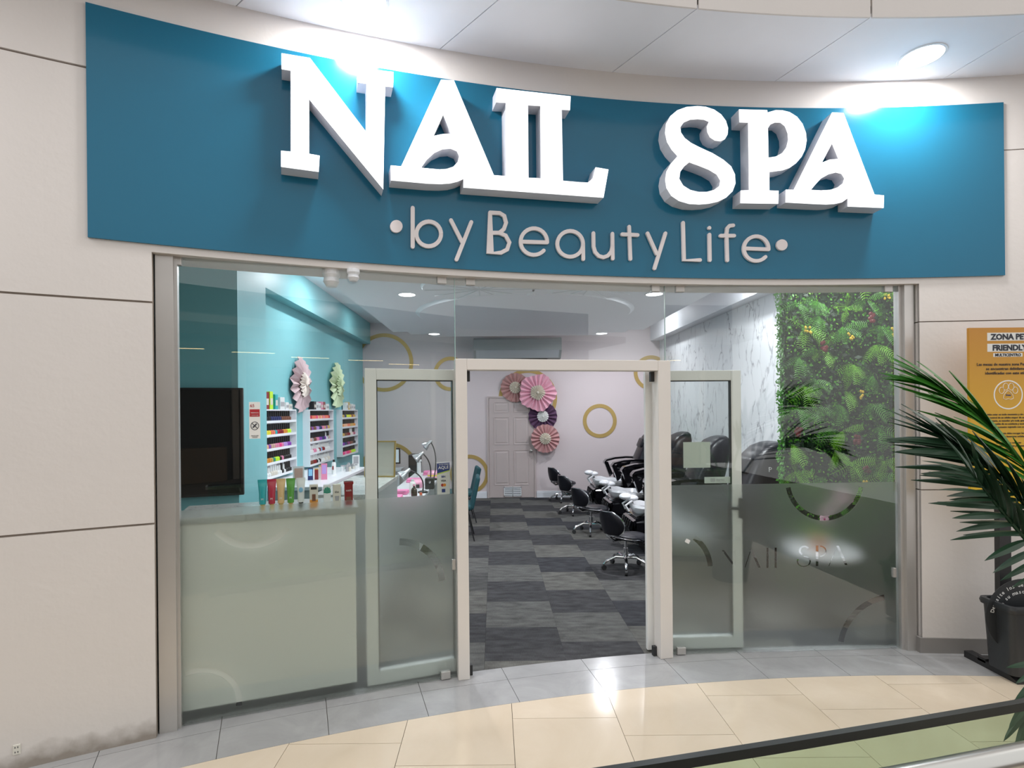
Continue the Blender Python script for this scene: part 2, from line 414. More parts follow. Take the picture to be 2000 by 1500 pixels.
# mall soffit: panels between skewed joints, turned-up outer face
R_IN = 10.235
cm = struct(MB().slab(R_IN + .03, 11.0, TH(-5.2), TH(6.8), 4.215, 4.26, 40).build('ceiling_mall', 'joint'))
def tw(k): return -.1606 + .1125 * k
def to(k): return -.1337 + .1075 * k
for k in range(-4, 5):
    m = MB(); n = 8; vs = []; 
    for i in range(n + 1):
        f = i / n
        a = tw(k) + (tw(k + 1) - tw(k)) * f; b = to(k) + (to(k + 1) - to(k)) * f
        g = .0003 if i == 0 else (-.0003 if i == n else 0)
        vs += [arc(a + g, RW + .005, 4.19), arc(b + g, R_IN, 4.19), arc(b + g, R_IN, 4.2145), arc(a + g, RW + .005, 4.2145)]
    fs = []
    for i in range(n):
        for j in range(4): fs.append((4 * i + j, 4 * i + (j + 1) % 4, 4 * i + 4 + (j + 1) % 4, 4 * i + 4 + j))
    fs += [(0, 1, 2, 3), (4 * n + 3, 4 * n + 2, 4 * n + 1, 4 * n)]
    m.add(vs, fs).build('panel', 'soffit_white', cm)
    MB().slab(R_IN - .012, R_IN, to(k) + .0006, to(k + 1) - .0006, 4.185, 5.1, 8).build('fascia_panel', 'plaster', cm)
struct(MB().slab(R_IN, R_IN + .2, TH(-5.2), TH(6.8), 4.26, 5.1, 30).build('wall_upper', 'joint'))

# mall floor
fm = struct(MB().box(-8, 8, -9.5, 4.6, -.12, -.012).build('floor_mall', 'grout'))
def arcY(x, R): return CY + math.sqrt(R * R - (x - CX) ** 2)
R_B, R_S = 10.54, 10.83
W = .611
offs = {-6: .3, -5: .1, -4: .45, -3: .2, -2: .0, -1: 2.945, 0: 2.757, 1: 3.17, 2: 2.995, 3: 3.403, 4: 3.234, 5: 3.52, 6: 3.1}
for c, o in offs.items():
    x0, x1 = .09 + W * (c - 1) + .0015, .09 + W * c - .0015
    j = o % W
    for r in range(0, 8):
        y0, y1 = j + W * r + .0015, j + W * (r + 1) - .0015
        ya, yb = arcY(x0, R_B) - .002, arcY(x1, R_B) - .002
        if y0 >= min(ya, yb) and y0 >= max(ya, yb): continue
        if max(y1, 0) < .9: continue
        if y1 <= min(ya, yb): pts = [(x0, y0), (x1, y0), (x1, y1), (x0, y1)]
        else:
            pts = []
            top = []
            for i in range(7):
                x = x0 + (x1 - x0) * i / 6; y = min(y1, arcY(x, R_B) - .002)
                top.append((x, max(y, y0)))
            top = [q for q in top if q[1] > y0 + 1e-4]
            if len(top) < 2: continue
            pts = [(top[0][0], y0), (top[-1][0], y0)] + top[::-1]
        cx_, cy_ = sum(p[0] for p in pts) / len(pts), sum(p[1] for p in pts) / len(pts)
        q = [(a - cx_ + 3 * (c % 3), b - cy_ + 2 * (r % 4)) for a, b in pts]
        MB().poly([q], -.012, 0).build('tile', 'beige_tile', fm, (cx_ - 3 * (c % 3), cy_ - 2 * (r % 4), 0))
for k in range(-7, 13):
    a, b = -.2354 + .0535 * k + .00015, -.2354 + .0535 * (k + 1) - .00015
    MB().slab(R_B, R_S - .0015, a, b, -.012, 0, 5).build('tile', 'grey_tile', fm)
    if k < 9: MB().slab(R_S + .0015, 11.0, a, b, -.012, 0, 5).build('tile', 'grey_tile', fm)

# ---------------------------------------------------------------- salon shell
YB = 11.2
XL, XR, ZC = -2.70, 3.43, 3.63
front = [(arc(TH(-3.4) + (TH(4.3) - TH(-3.4)) * i / 24, 11.0)) for i in range(25)]
fpts = [(p.x, p.y) for p in front] + [(4.3, YB), (-3.4, YB)]
fs_ = struct(MB().poly([fpts], -.10, -.010).build('floor_salon', 'grout'))
cw, cl = .588, .606
tone = random.Random(9)
shared = {}
for i in range(0, 12):
    x0 = -.085 + cw * (i - 5); x1 = x0 + cw
    if x0 > 3.4: continue
    for j in range(-1, 14):
        y0 = 3.90 + cl * (j - 1 + (.52 if i % 2 == 0 else 0)); y1 = y0 + cl
        f0 = max(arcY(min(max(x, -6), 6), 11.0) for x in (x0, x1)); f1 = min(arcY(x, 11.0) for x in (x0, x1))
        if y1 <= f1 or y0 >= YB: continue
        k = tone.choice([0, 1, 1, 1] if (j + (1 if i % 4 in (2, 3) else 0)) % 2 else [3, 4, 3, 4]) if tone.random() < .95 else tone.choice([1, 2, 2])
        if y0 >= f0 and y1 <= YB:
            if k not in shared: shared[k] = MB().box(0, cw - .001, 0, cl - .001, -.010, 0).mesh('carpet_tile', 'carpet%d' % k)
            link('carpet_tile', shared[k], fs_, (x0, y0, 0))
        else:
            b0 = lambda x: min(max(y0, arcY(x, 11.0)), min(y1, YB) - .0015)
            q = [(0, b0(x0) - y0), ((x1 - x0) / 2, b0((x0 + x1) / 2) - y0), (x1 - x0 - .001, b0(x1) - y0), (x1 - x0 - .001, min(y1, YB) - y0), (0, min(y1, YB) - y0)]
            if q[3][1] - min(q[0][1], q[2][1]) < .004: continue
            MB().poly([q], -.010, 0).build('carpet_tile', 'carpet%d' % k, fs_, (x0, y0, 0))
cs = struct(MB().poly([fpts], ZC, ZC + .1).build('ceiling_salon', 'salon_white'))
struct(MB().box(-3.5, 4.4, YB, YB + .12, 0, ZC).build('wall_back', 'pink_wall'))
struct(MB().box(XL - .12, XL, 5.87, YB, 0, ZC).build('wall_left.001', 'teal'))
struct(MB().poly([[(-3.4, 4.93), (-2.46, 5.22), (-2.46, 5.87), (-3.4, 5.87)]], 0, ZC).build('wall_pillar', 'teal'))
struct(MB().box(-3.5, -3.38, 2.75, 5.6, 0, ZC).build('wall_left.002', 'teal'))
struct(MB().box(XR, XR + .12, 5.4, YB, 0, ZC).build('wall_right.001', 'marble_wall'))
struct(MB().box(4.25, 4.37, 3.95, 5.5, 0, ZC).build('wall_right.002', 'salon_white'))
struct(MB().box(2.96, 4.3, 5.25, 5.42, 0, ZC).build('wall_pillar.001', 'salon_white'))
struct(MB().box(XL, XL + .16, 5.87, YB, 3.2, ZC).build('trim_soffit', 'teal'))
struct(MB().box(XR - .19, XR, 5.4, YB, 3.21, ZC).build('trim_soffit.001', 'salon_white'))
bb = MB()
for a, b in ((XL, -.16), (.86, XR)): bb.box(a, b, YB - .018, YB, 0, .11).box(a, b, YB - .011, YB, .11, .135)
struct(bb.build('baseboard_back', 'base_white'))
# dropped ceiling with stepped corners, a round recessed rose
dz = 3.15
out = [(-1.2, 5.0), (2.05, 5.0), (2.05, 5.25), (2.3, 5.25), (2.3, 5.5), (2.55, 5.5), (2.55, 9.2), (2.3, 9.2), (2.3, 9.5), (1.95, 9.5), (1.95, 9.85), (-1.1, 9.85), (-1.1, 9.5), (-1.45, 9.5), (-1.45, 9.2), (-1.7, 9.2), (-1.7, 5.5), (-1.45, 5.5), (-1.45, 5.25), (-1.2, 5.25)]
m = MB().poly([out], dz, dz + .12)
drop = struct(m.build('ceiling_drop', 'salon_white'))
MB().box(-1.3, 2.1, 5.6, 9.3, dz + .12, ZC).build('core', 'salon_white', drop)
MB().lathe([(0, -.03), (1.45, -.03), (1.5, 0), (0, 0)], 48, (.43, 7.6, dz)).build('rose', 'salon_white', drop)
for cx_ in (-.15, 1.05):
    r = MB().lathe([(0, -.02), (.62, -.02), (.64, 0), (0, 0)], 36, (cx_, 5.95, dz)).build('rose_panel', 'salon_white', drop)
    mm = MB()
    for k in range(6):
        a = k * PI / 6
        mm.tube([(cx_ - .6 * math.cos(a), 5.95 - .6 * math.sin(a), dz - .022), (cx_ + .6 * math.cos(a), 5.95 + .6 * math.sin(a), dz - .022)], .005, 6)
    mm.build('rib', 'ac_white', r)

# ---------------------------------------------------------------- shop-front glazing
RG = 10.955
def g(px): 
    th, _ = on_arc(px, 800, RG); return arc(th, RG)
GA, GB, GC, GD = arc(TH(-1.855, RG), RG), g(890), g(1300), arc(TH(3.06, RG), RG)
def frame_of(A, B):          # local frame of a flat pane: origin A, x along A->B, y inward, z up
    x = (B - A).normalized(); y = Vector((-x.y, x.x, 0))
    return Matrix(((x.x, y.x, 0, A.x), (x.y, y.y, 0, A.y), (0, 0, 1, 0), (0, 0, 0, 1))), (B - A).length
def to_pane(M, px, py, off=0.0):      # pixel to pane-local (x, z) on the plane y = off
    Mi = M.inverted(); o = Mi @ Vector((0, 0, CAMZ)); d = Mi.to_3x3() @ ray(px, py)
    t = (off - o.y) / d.y; p = o + d * t
    return p.x, p.z
FZ = 1.24
def ringsec(M, cpx, cpy, rpx, wpx, a0, a1, n=14):     # annulus sector of clear glass cut in the film
    cx_, cz_ = to_pane(M, cpx, cpy); ex, _ = to_pane(M, cpx + rpx, cpy); r = abs(ex - cx_); wd = r * wpx / rpx
    A = [(cx_ + r * math.cos(a0 + (a1 - a0) * i / n), cz_ + r * math.sin(a0 + (a1 - a0) * i / n)) for i in range(n + 1)]
    B = [(cx_ + (r - wd) * math.cos(a0 + (a1 - a0) * i / n), cz_ + (r - wd) * math.sin(a0 + (a1 - a0) * i / n)) for i in range(n + 1)]
    return A + B[::-1]
def pane(name, A, B, z0, z1, film=None, clamps=()):
    M, ln = frame_of(A, B)
    e = struct(link(name, None)); e.matrix_world = M
    MB().box(.002, ln - .002, -.005, .005, z0, z1).build('pane', 'glass', e)
    MB().box(0, .002, -.005, .005, z0, z1).box(ln - .002, ln, -.005, .005, z0, z1).build('pane_edge', 'glass_edge', e)
    for (px, py) in clamps:
        x, z = to_pane(M, px, py)
        z = z1 - .022 if z > 1 else z0 + .026
        MB().box(x - .032, x + .032, -.016, .016, z - .026, z + .026, .004).build('clamp', 'alu', e)
    if film is not None:
        holes = film(M)
        MB().poly([[(.01, .012), (ln - .01, .012), (ln - .01, FZ), (.01, FZ)]] + holes, 0, 0, lambda u, v, d: Vector((u, .0062 + .0012 * d, v))).build('frosted_film', 'film', e)
    return e, M, ln

# traced outlines of the big lettering, in crop units
N_ = [(83, 66), (237, 92), (547, 500), (545, 232), (497, 224), (497, 148), (690, 168), (688, 250), (645, 246), (635, 805), (233, 315), (233, 612), (290, 622), (285, 710), (80, 682), (80, 595), (133, 600), (133, 160), (83, 152)]
AIL = [(948, 210), (1018, 213), (1235, 728), (1303, 733), (1300, 335), (1248, 332), (1250, 255), (1652, 300), (1648, 375), (1603, 372), (1610, 758), (1700, 766), (1745, 768), (1772, 745), (1787, 685), (1857, 697), (1830, 850), (1070, 795), (1070, 748), (1040, 762), (1000, 772), (950, 776), (880, 774), (677, 756), (675, 675), (732, 680)]
AIL_H = [[(1420, 348), (1488, 352), (1492, 745), (1423, 742)], [(960, 400), (1005, 503), (955, 505), (908, 515)],
         [(840, 688), (870, 645), (910, 608), (955, 587), (1000, 583), (1035, 598), (1047, 625), (1040, 655), (1015, 682), (980, 694), (940, 697)]]
S_ = [(340, 75), (385, 79), (430, 94), (468, 120), (494, 155), (506, 195), (503, 230), (488, 255), (465, 266), (435, 262), (408, 245), (393, 215), (391, 185), (402, 160), (375, 149), (340, 146), (300, 149), (265, 164), (247, 190), (250, 218), (270, 248), (305, 275), (350, 298), (420, 330), (480, 366), (522, 402), (543, 445), (546, 495), (530, 538), (495, 572), (450, 594), (400, 605), (350, 609), (295, 606), (240, 590), (198, 562), (172, 520), (165, 475), (172, 430), (195, 388), (232, 347), (200, 312), (175, 270), (164, 220), (170, 170), (192, 130), (230, 98), (280, 80)]
S_H = [[(295, 380), (345, 398), (400, 420), (445, 447), (464, 480), (458, 510), (430, 530), (390, 541), (345, 541), (300, 530), (262, 506), (241, 470), (246, 432), (268, 402)]]
P_ = [(565, 93), (718, 97), (720, 110), (765, 97), (800, 98), (840, 108), (880, 133), (910, 172), (928, 220), (932, 262), (924, 310), (905, 350), (875, 385), (840, 410), (800, 424), (730, 433), (730, 533), (780, 535), (778, 605), (573, 602), (575, 533), (620, 532), (615, 165), (568, 163)]
P_H = [[(722, 195), (735, 175), (760, 164), (790, 165), (815, 185), (830, 225), (832, 260), (822, 300), (800, 330), (765, 349), (725, 355)]]
A2 = [(1070, 110), (1132, 112), (1300, 555), (1352, 560), (1350, 628), (1155, 620), (1155, 575), (1125, 597), (1085, 606), (1040, 609), (980, 607), (818, 598), (820, 528), (862, 530)]
A2_H = [[(1070, 278), (1105, 362), (1055, 366), (1015, 382)], [(955, 530), (980, 500), (1010, 468), (1050, 445), (1090, 435), (1122, 443), (1137, 468), (1128, 495), (1100, 517), (1060, 530), (1010, 533)]]
c2 = lambda q: (520 + .36 * q[0], 80 + .36 * q[1])
c3 = lambda q: (1240 + .36 * q[0], 180 + .36 * q[1])

def film_left(M):
    return [ringsec(M, 495, 985, 92, 13, -PI * .80, -PI * .22, 20), ringsec(M, 385, 1385, 88, 12, -.12, 1.85), ringsec(M, 775, 1150, 95, 13, .05, 1.5)]
def bars(M, segs):
    L = []
    for (x0, y0, x1, y1, wpx) in segs:
        L.append([to_pane(M, x0 - wpx / 2, y0), to_pane(M, x0 + wpx / 2, y0), to_pane(M, x1 + wpx / 2, y1), to_pane(M, x1 - wpx / 2, y1)])
    return L
def film_right(M):
    H = [ringsec(M, 1612, 938, 77, 9, -PI + .18, -.20, 22), ringsec(M, 1745, 1272, 108, 11, 1.72, 2.95), ringsec(M, 1315, 1112, 78, 10, .05, .95), ]
    H += bars(M, [(1413, 1075, 1433, 1103, 5), (1414, 1078, 1414, 1108, 1.5), (1436, 1075, 1436, 1104, 1.5), (1468, 1073, 1484, 1109, 5), (1466, 1078, 1456, 1109, 1.5), (1500, 1070, 1500, 1110, 4), (1516, 1070, 1516, 1110, 4), (1520, 1107, 1538, 1107, 3), (1597, 1066, 1597, 1106, 5), (1637, 1066, 1654, 1104, 5), (1634, 1072, 1620, 1106, 1.5)])
    th = lambda f: f
    s = []
    for i in range(9):
        a = .6 + i * .45; s.append((1572 + 11 * math.cos(a), 1076 - 10 * math.sin(a)))
    H.append([to_pane(M, x, y) for x, y in s] + [to_pane(M, 1572 + 7 * math.cos(.6 + i * .45), 1076 - 7 * math.sin(.6 + i * .45)) for i in range(8, -1, -1)])
    H.append([to_pane(M, 1571 + 14 * math.cos(a * .4), 1097 - 11 * math.sin(a * .4)) for a in range(-9, 5)] + [to_pane(M, 1571 + 11 * math.cos(a * .4), 1097 - 9 * math.sin(a * .4)) for a in range(4, -10, -1)])
    H.append([to_pane(M, 1602 + 14 * math.cos(a * .3), 1077 - 11 * math.sin(a * .3)) for a in range(-5, 6)] + [to_pane(M, 1602 + 11 * math.cos(a * .3), 1077 - 9 * math.sin(a * .3)) for a in range(5, -6, -1)])
    return H
w1, MW1, LW1 = pane('window_1', GA, GB, .004, ZT, film_left, [(343, 505), (862, 545), (870, 1315)])
w2, MW2, LW2 = pane('window_2', GB, GC, 2.15, ZT, None, [(918, 549), (1279, 559)])
w3, MW3, LW3 = pane('window_3', GC, GD, .004, ZT, film_right, [(1327, 559), (1733, 558), (1330, 1272)])
for w_, M, hs in ((w1, MW1, [(327, 1240), (886, 1102)]), (w3, MW3, [(1746, 1118)])):
    for h in hs:
        x, z = to_pane(M, *h); MB().box(x - .012, x + .012, -.012, .012, z - .035, z + .035, .003).build('latch_plate', 'alu', w_)
# aluminium end posts
def post(name, A, B, t0, t1, z1, steps):
    x = (B - A).normalized(); y = Vector((-x.y, x.x, 0)); m = MB()
    for a0, a1, y0, y1 in steps:
        q = [A + x * a0 + y * y0, A + x * a1 + y * y0, A + x * a1 + y * y1, A + x * a0 + y * y1]
        m.poly([[(p.x, p.y) for p in q]], 0, z1)
    return struct(m.build(name, 'alu'))
post('trim_1', GA, GB, 0, 0, ZT, [(-.06, .028, -.04, .05), (.028, .045, -.018, .03)])
post('trim_2', GC, GD, 0, 0, ZT, [((GD - GC).length - .055, (GD - GC).length - .03, -.02, .03), ((GD - GC).length - .03, (GD - GC).length + .04, -.045, .05)])
# white door frame
df = struct(link('trim_3', None)); M2, l2 = frame_of(GB, GC); df.matrix_world = M2
MB().box(-.005, .072, -.055, .05, 0, 2.15, .004).build('jamb', 'white_alu', df)
MB().box(l2 - .085, l2 + .012, -.055, .05, 0, 2.15, .004).build('jamb', 'white_alu', df)
MB().box(.072, l2 - .085, -.055, .05, 2.075, 2.15, .004).build('header', 'white_alu', df)
for x in (.086, l2 - .10): 
    MB().box(x - .014, x + .014, .0, .03, 2.0, 2.072, .003).build('stop', 'rubber', df)
    MB().box(x - .014, x + .014, .0, .03, .0, .07, .003).build('stop', 'rubber', df)
# parked sliding leaves behind the fixed panes
def leaf(name, M, x0, x1, handle=None):
    e = struct(link(name, None)); e.matrix_world = M @ Matrix.Translation((0, .062, 0))
    z1, t = 2.085, .075
    for a in (x0, x1 - t): MB().box(a, a + t, 0, .042, .01, z1, .004).build('stile', 'leaf_alu', e)
    MB().box(x0 + t, x1 - t, 0, .042, z1 - t, z1, .004).build('rail', 'leaf_alu', e)
    MB().box(x0 + t, x1 - t, 0, .042, .01, .10, .004).build('rail', 'leaf_alu', e)
    MB().box(x0 + t, x1 - t, .016, .024, .10, z1 - t).build('pane', 'glass', e)
    m = MB()
    for q in ((x0 + t, x0 + t + .006), (x1 - t - .006, x1 - t)): m.box(q[0], q[1], .004, .036, .10, z1 - t)
    m.box(x0 + t, x1 - t, .004, .036, z1 - t - .006, z1 - t).build('gasket', 'gasket', e)
    if handle:
        h = MB().box(handle - .018, handle + .018, -.014, 0, .98, 1.13, .004).build('handle', 'black_metal', e)
        MB().box(handle - .10, handle + .01, -.022, -.012, 1.045, 1.065, .003).build('lever', 'black_metal', h)
    return e
xl, _ = to_pane(MW1, 712, 720, .062); leaf('door_1', MW1, xl, LW1 + .075)
xr, _ = to_pane(MW3, 1447, 720, .062); leaf('door_2', MW3, -.13, xr, xr - .01)

# =================================================================== SHOP SIGN
sign = thing('shop_sign', 'long curved teal blue shop sign with white raised NAIL SPA lettering over the glass front', 'sign', arc(TH(.8), RW, 2.74))
T0 = Matrix.Translation(-sign.location)
def sbuild(m, name, mt, parent, sm=False):
    o = m.build(name, mt, parent, smooth=sm)
    if parent == sign: o.location = -sign.location
    return o
sbuild(MB().slab(RW - .014, RW - .001, TH(-2.16), TH(3.70), 2.742, 3.99, 60), 'panel', 'vinyl_blue', sign)
R0, RF = RW - .014, RW - .125
def big(outer, holes, cv, word):
    lo = [[on_arc(*cv(q), RF) for q in L] for L in [outer] + holes]
    # letters are rigid: map theta,z to the cylinder
    fm_ = lambda u, v, d: arc(u, RF + .003 if d == 0 else R0 + .002, v)
    o = sbuild(MB().poly(lo, 0, 0, fm_), 'letter', 'letter_side', sign)
    f = MB().poly(lo, 0, 0, lambda u, v, d: arc(u, RF if d == 0 else RF + .0028, v)).build('letter_face', 'letter_glow', o)
    o['label'] = 'white illuminated letter ' + word
big(N_, [], c2, 'N'); big(AIL, AIL_H, c2, 'group AIL joined along its foot'); big(S_, S_H, c3, 'S'); big(P_, P_H, c3, 'P'); big(A2, A2_H, c3, 'A')
def arcp(cx_, cy_, r, a0, a1, n=20): return [(cx_ + r * math.cos(math.radians(a0 + (a1 - a0) * i / n)), cy_ - r * math.sin(math.radians(a0 + (a1 - a0) * i / n))) for i in range(n + 1)]
small = [
    ('b', c2, [[(795, 905), (795, 1115)], arcp(882, 1046, 67, 0, 360, 28)]),
    ('y', c2, [[(1003, 972), (1062, 1088)], [(1113, 982), (1033, 1185)]]),
    ('B', c2, [[(1215, 930), (1268, 933), (1292, 948), (1302, 985), (1290, 1020), (1265, 1040), (1218, 1040)], [(1265, 1040), (1300, 1055), (1320, 1092), (1308, 1130), (1275, 1148), (1215, 1148), (1215, 930)]]),
    ('e', c2, [arcp(1453, 1088, 72, -3, 318, 26), [(1383, 1088), (1525, 1092)]]),
    ('a', c2, [arcp(1650, 1100, 70, 0, 360, 28), [(1720, 1100), (1721, 1183)]]),
    ('u', c2, [[(1776, 1042), (1777, 1115), (1786, 1145), (1805, 1166), (1830, 1173), (1855, 1164), (1874, 1140), (1880, 1110)], [(1879, 1045), (1881, 1180)]]),
    ('t', c2, [[(1970, 1007), (1977, 1182)], [(1932, 1048), (2016, 1052)]]),
    ('y', c3, [[(70, 765), (119, 875)], [(167, 765), (108, 955)]]),
    ('L', c3, [[(263, 708), (268, 911), (355, 910)]]),
    ('i', c3, [[(406, 772), (408, 911)], [(405, 735), (406, 736)]]),
    ('f', c3, [[(535, 722), (515, 724), (502, 738), (499, 765), (503, 912)], [(467, 778), (540, 778)]]),
    ('e', c3, [arcp(660, 848, 67, -3, 318, 26), [(594, 847), (727, 852)]])]
def stroke_mesh(paths, cv, wth, Rf, Rb):
    m = MB()
    for pth in paths:
        pp = [on_arc(*cv(q), Rf) for q in pth]
        pp = [Vector((a * Rf, z)) for a, z in pp]; n = len(pp); h = wth / 2
        Ls, Rs = [], []
        for i, p in enumerate(pp):
            d = (pp[min(i + 1, n - 1)] - pp[max(i - 1, 0)]); d.normalize(); nn = Vector((-d.y, d.x))
            k = 1.0
            if 0 < i < n - 1:
                d1 = (pp[i] - pp[i - 1]).normalized(); k = 1 / max(.5, nn.dot(Vector((-d1.y, d1.x))))
            Ls.append(p + nn * h * k); Rs.append(p - nn * h * k)
        d0 = (pp[0] - pp[1]).normalized() if n > 1 else Vector((1, 0)); d1 = (pp[-1] - pp[-2]).normalized()
        def cap(p, d): 
            a0 = math.atan2(d.y, d.x); return [p + Vector((math.cos(a0 + t), math.sin(a0 + t))) * h for t in [PI / 2 - PI * i / 6 for i in range(1, 6)]]
        closed = (pp[0] - pp[-1]).length < 1e-3
        if closed:
            for i in range(n - 1):
                lp = [Ls[i], Ls[i + 1], Rs[i + 1], Rs[i]]
                m.poly([[(p.x, p.y) for p in lp]], 0, 0, lambda u, v, d: arc(u / Rf, Rf if d == 0 else Rb, v))
        else:
            loop = Ls + cap(pp[-1], d1) + Rs[::-1] + cap(pp[0], d0)
            m.poly([[(p.x, p.y) for p in loop]], 0, 0, lambda u, v, d: arc(u / Rf, Rf if d == 0 else Rb, v))
    return m
for ch, cv, paths in small:
    o = sbuild(stroke_mesh(paths, cv, .0255, R0 - .018, R0 - .001), 'small_letter', 'letter_paint', sign); o['label'] = 'thin off-white letter ' + ch
for cv, c, r in ((c2, (706, 1005), 34), (c3, (799, 828), 30)):
    sbuild(MB().poly([[on_arc(*cv(q), R0 - .018) for q in arcp(*c, r, 0, 345, 23)]], 0, 0, lambda u, v, d: arc(u, R0 - .018 if d == 0 else R0 - .001, v)), 'dot', 'letter_paint', sign)

# =================================================================== LAMPS
def ceil_lamp(name, label, group, loc, r, power, glow='lampglass', col=(1, 1, 1), spread=None):
    t = thing(name, label, 'light', loc, 0, group)
    MB().lathe([(r, 0), (r + .016, 0), (r + .014, -.005), (r, -.006), (r, 0)], 28).build('rim', 'base_white', t)
    MB().lathe([(0, -.006), (r, -.006), (r, -.001), (0, -.001)], 28).build('diffuser', glow, t)
    if power:
        ld = bpy.data.lights.new('lamp_light', 'AREA'); ld.shape = 'DISK'; ld.size = 2 * r; ld.energy = power; ld.color = col
        if spread: ld.spread = math.radians(spread)
        lo = bpy.data.objects.new('lamp_light', ld); COL.objects.link(lo); lo.parent = t; lo.location = (0, 0, -.009)
    return t
def at_z(px, py, z):
    d = ray(px, py); t = (z - CAMZ) / d.z; return d * t + Vector((0, 0, CAMZ))
for lab, p in (('round recessed downlight in the mall soffit above the letter N', at_z(712, 3, 4.19)), ('round recessed downlight in the mall soffit at upper right beside the letter A', at_z(1800, 110, 4.19)),
               ('round recessed downlight in the soffit beyond the left end of the sign', arc(-.62, 10.5, 4.19)), ('round recessed downlight in the soffit beyond the right end of the sign', arc(.34, 10.5, 4.19))):
    ceil_lamp('downlight', lab, 'downlights in the mall soffit', p, .125, MALL_LAMP, col=(1, .98, .95))
for lab, p in (('front left round panel lamp on the dropped salon ceiling', at_z(795, 575, dz)), ('front right round panel lamp on the dropped salon ceiling', at_z(1278, 574, dz)),
               ('back left round panel lamp on the dropped salon ceiling', at_z(848, 652, dz)), ('back right round panel lamp on the dropped salon ceiling', at_z(1175, 651, dz))):
    ceil_lamp('panel_lamp', lab, 'round panel lamps on the dropped ceiling', p, .095, SALON_LAMP * (1.15 if 'front' in lab else .45 if 'left' in lab else .75), 'lampcool', (.93, .95, 1))
for lab, p, e in (('small spot lamp in the salon ceiling by the left teal soffit', at_z(737, 600, ZC), 7), ('small spot lamp in the salon ceiling near the back left corner', (-1.95, 7.2, ZC), 24),
               ('small spot lamp in the salon ceiling near the back right corner', (2.85, 9.9, ZC), 14), ('small spot lamp in the salon ceiling over the marble wall', (2.95, 6.6, ZC), 14),
               ('added unseen spot lamp in the salon ceiling to brighten the fern wall', (3.1, 4.55, ZC), 27), ('added unseen spot lamp in the salon ceiling behind the middle of the shop front', (.9, 4.45, ZC), 20)):  # both spots added, hidden by the lintel, to brighten ferns and front zone
    ceil_lamp('spot_lamp', lab, 'small spot lamps in the salon ceiling', p, .05, e, 'lampcool', (.95, .96, 1))

# =================================================================== SALON FITTINGS
def SP(px, py, Y): return P(px, py, Y)
# gold rings painted boards on the back wall
for (px, py, r, lab) in [(750, 708, 57, 'large gold ring high on the back wall beside the teal wall'), (880, 730, 33.5, 'small gold ring on the back wall left of the air conditioner'), (760, 921, 57, 'large gold ring low on the back wall behind the computer monitor'),
                         (1031, 778, 57, 'large gold ring over the pink door behind the paper rosettes'), (1171.5, 822, 33, 'small gold ring alone on the pink wall right of the door'), (1272, 728, 34, 'gold ring on the back wall by the right soffit'), (917, 926, 38, 'gold ring low on the back wall beside the pink door')]:
    p = P(px, py, YB - .01); rr = r * YB / F
    m = MB(); n = 56
    m.poly([[(rr * math.cos(2 * PI * i / n), rr * math.sin(2 * PI * i / n)) for i in range(n)], [((rr - .075) * math.cos(2 * PI * i / n), (rr - .075) * math.sin(2 * PI * i / n)) for i in range(n)]], 0, 0, lambda u, v, d: Vector((u, .009 if d else 0, v)))
    tag(m.build('wall_ring', 'gold', None, p), lab, 'ring', 'gold rings on the back wall')
# inner door
a, b = P(956, 972, YB), P(1044, 972, YB); dx0, dx1, dh = a.x, b.x, 2.06
d3 = struct(link('door_3', None, None, (dx0, YB, 0))); dw = dx1 - dx0
m = MB().box(-.035, 0, -.03, 0, 0, dh + .035).box(dw, dw + .035, -.03, 0, 0, dh + .035).box(0, dw, -.03, 0, dh, dh + .035); m.build('door_frame', 'door_pink', d3)
MB().box(.004, dw - .004, -.018, 0, .008, dh).build('leaf', 'door_pink', d3)
for (z0, z1) in ((.27, .98), (1.10, 1.66), (1.76, 1.97)):
    for (x0, x1) in ((.11, dw / 2 - .05), (dw / 2 + .05, dw - .11)):
        m = MB(); L0 = [(x0, z0), (x1, z0), (x1, z1), (x0, z1)]; q = .022
        L1 = [(x0 + q, z0 + q), (x1 - q, z0 + q), (x1 - q, z1 - q), (x0 + q, z1 - q)]; q2 = .05
        L2 = [(x0 + q2, z0 + q2), (x1 - q2, z0 + q2), (x1 - q2, z1 - q2), (x0 + q2, z1 - q2)]
        vs = [(u, -.026, v) for u, v in L0] + [(u, -.0185, v) for u, v in L1] + [(u, -.025, v) for u, v in L2] + [(u, -.018, v) for u, v in L0]
        fs = [(i, (i + 1) % 4, 4 + (i + 1) % 4, 4 + i) for i in range(4)] + [(4 + i, 4 + (i + 1) % 4, 8 + (i + 1) % 4, 8 + i) for i in range(4)] + [(8, 9, 10, 11)] + [(i, (i + 1) % 4, 12 + (i + 1) % 4, 12 + i) for i in range(4)]
        m.add(vs, fs).build('panel', 'door_pink', d3)
gx0, gx1 = .30, .66
gr = MB().box(gx0, gx1, -.024, -.018, .035, .225).build('vent', 'grille_dark', d3)
m = MB().box(gx0, gx1, -.034, -.02, .035, .05).box(gx0, gx1, -.034, -.02, .21, .225).box(gx0, gx0 + .015, -.034, -.02, .035, .225).box(gx1 - .015, gx1, -.034, -.02, .035, .225).box((gx0 + gx1) / 2 - .007, (gx0 + gx1) / 2 + .007, -.034, -.02, .035, .225)
m.build('vent_frame', 'grille', gr)
for k in range(4): MB().box(gx0 + .015, gx1 - .015, -.034, -.022, .062 + k * .037, .083 + k * .037).build('slat', 'grille', gr)
kb = MB().lathe([(0, 0), (.028, 0), (.028, .006), (.012, .01), (.012, .03), (.026, .04), (.026, .06), (0, .066)], 16, M=Matrix.Translation((dw - .065, -.018, .96)) @ Matrix.Rotation(PI / 2, 4, 'X')).build('knob', 'steel', d3, smooth=True)
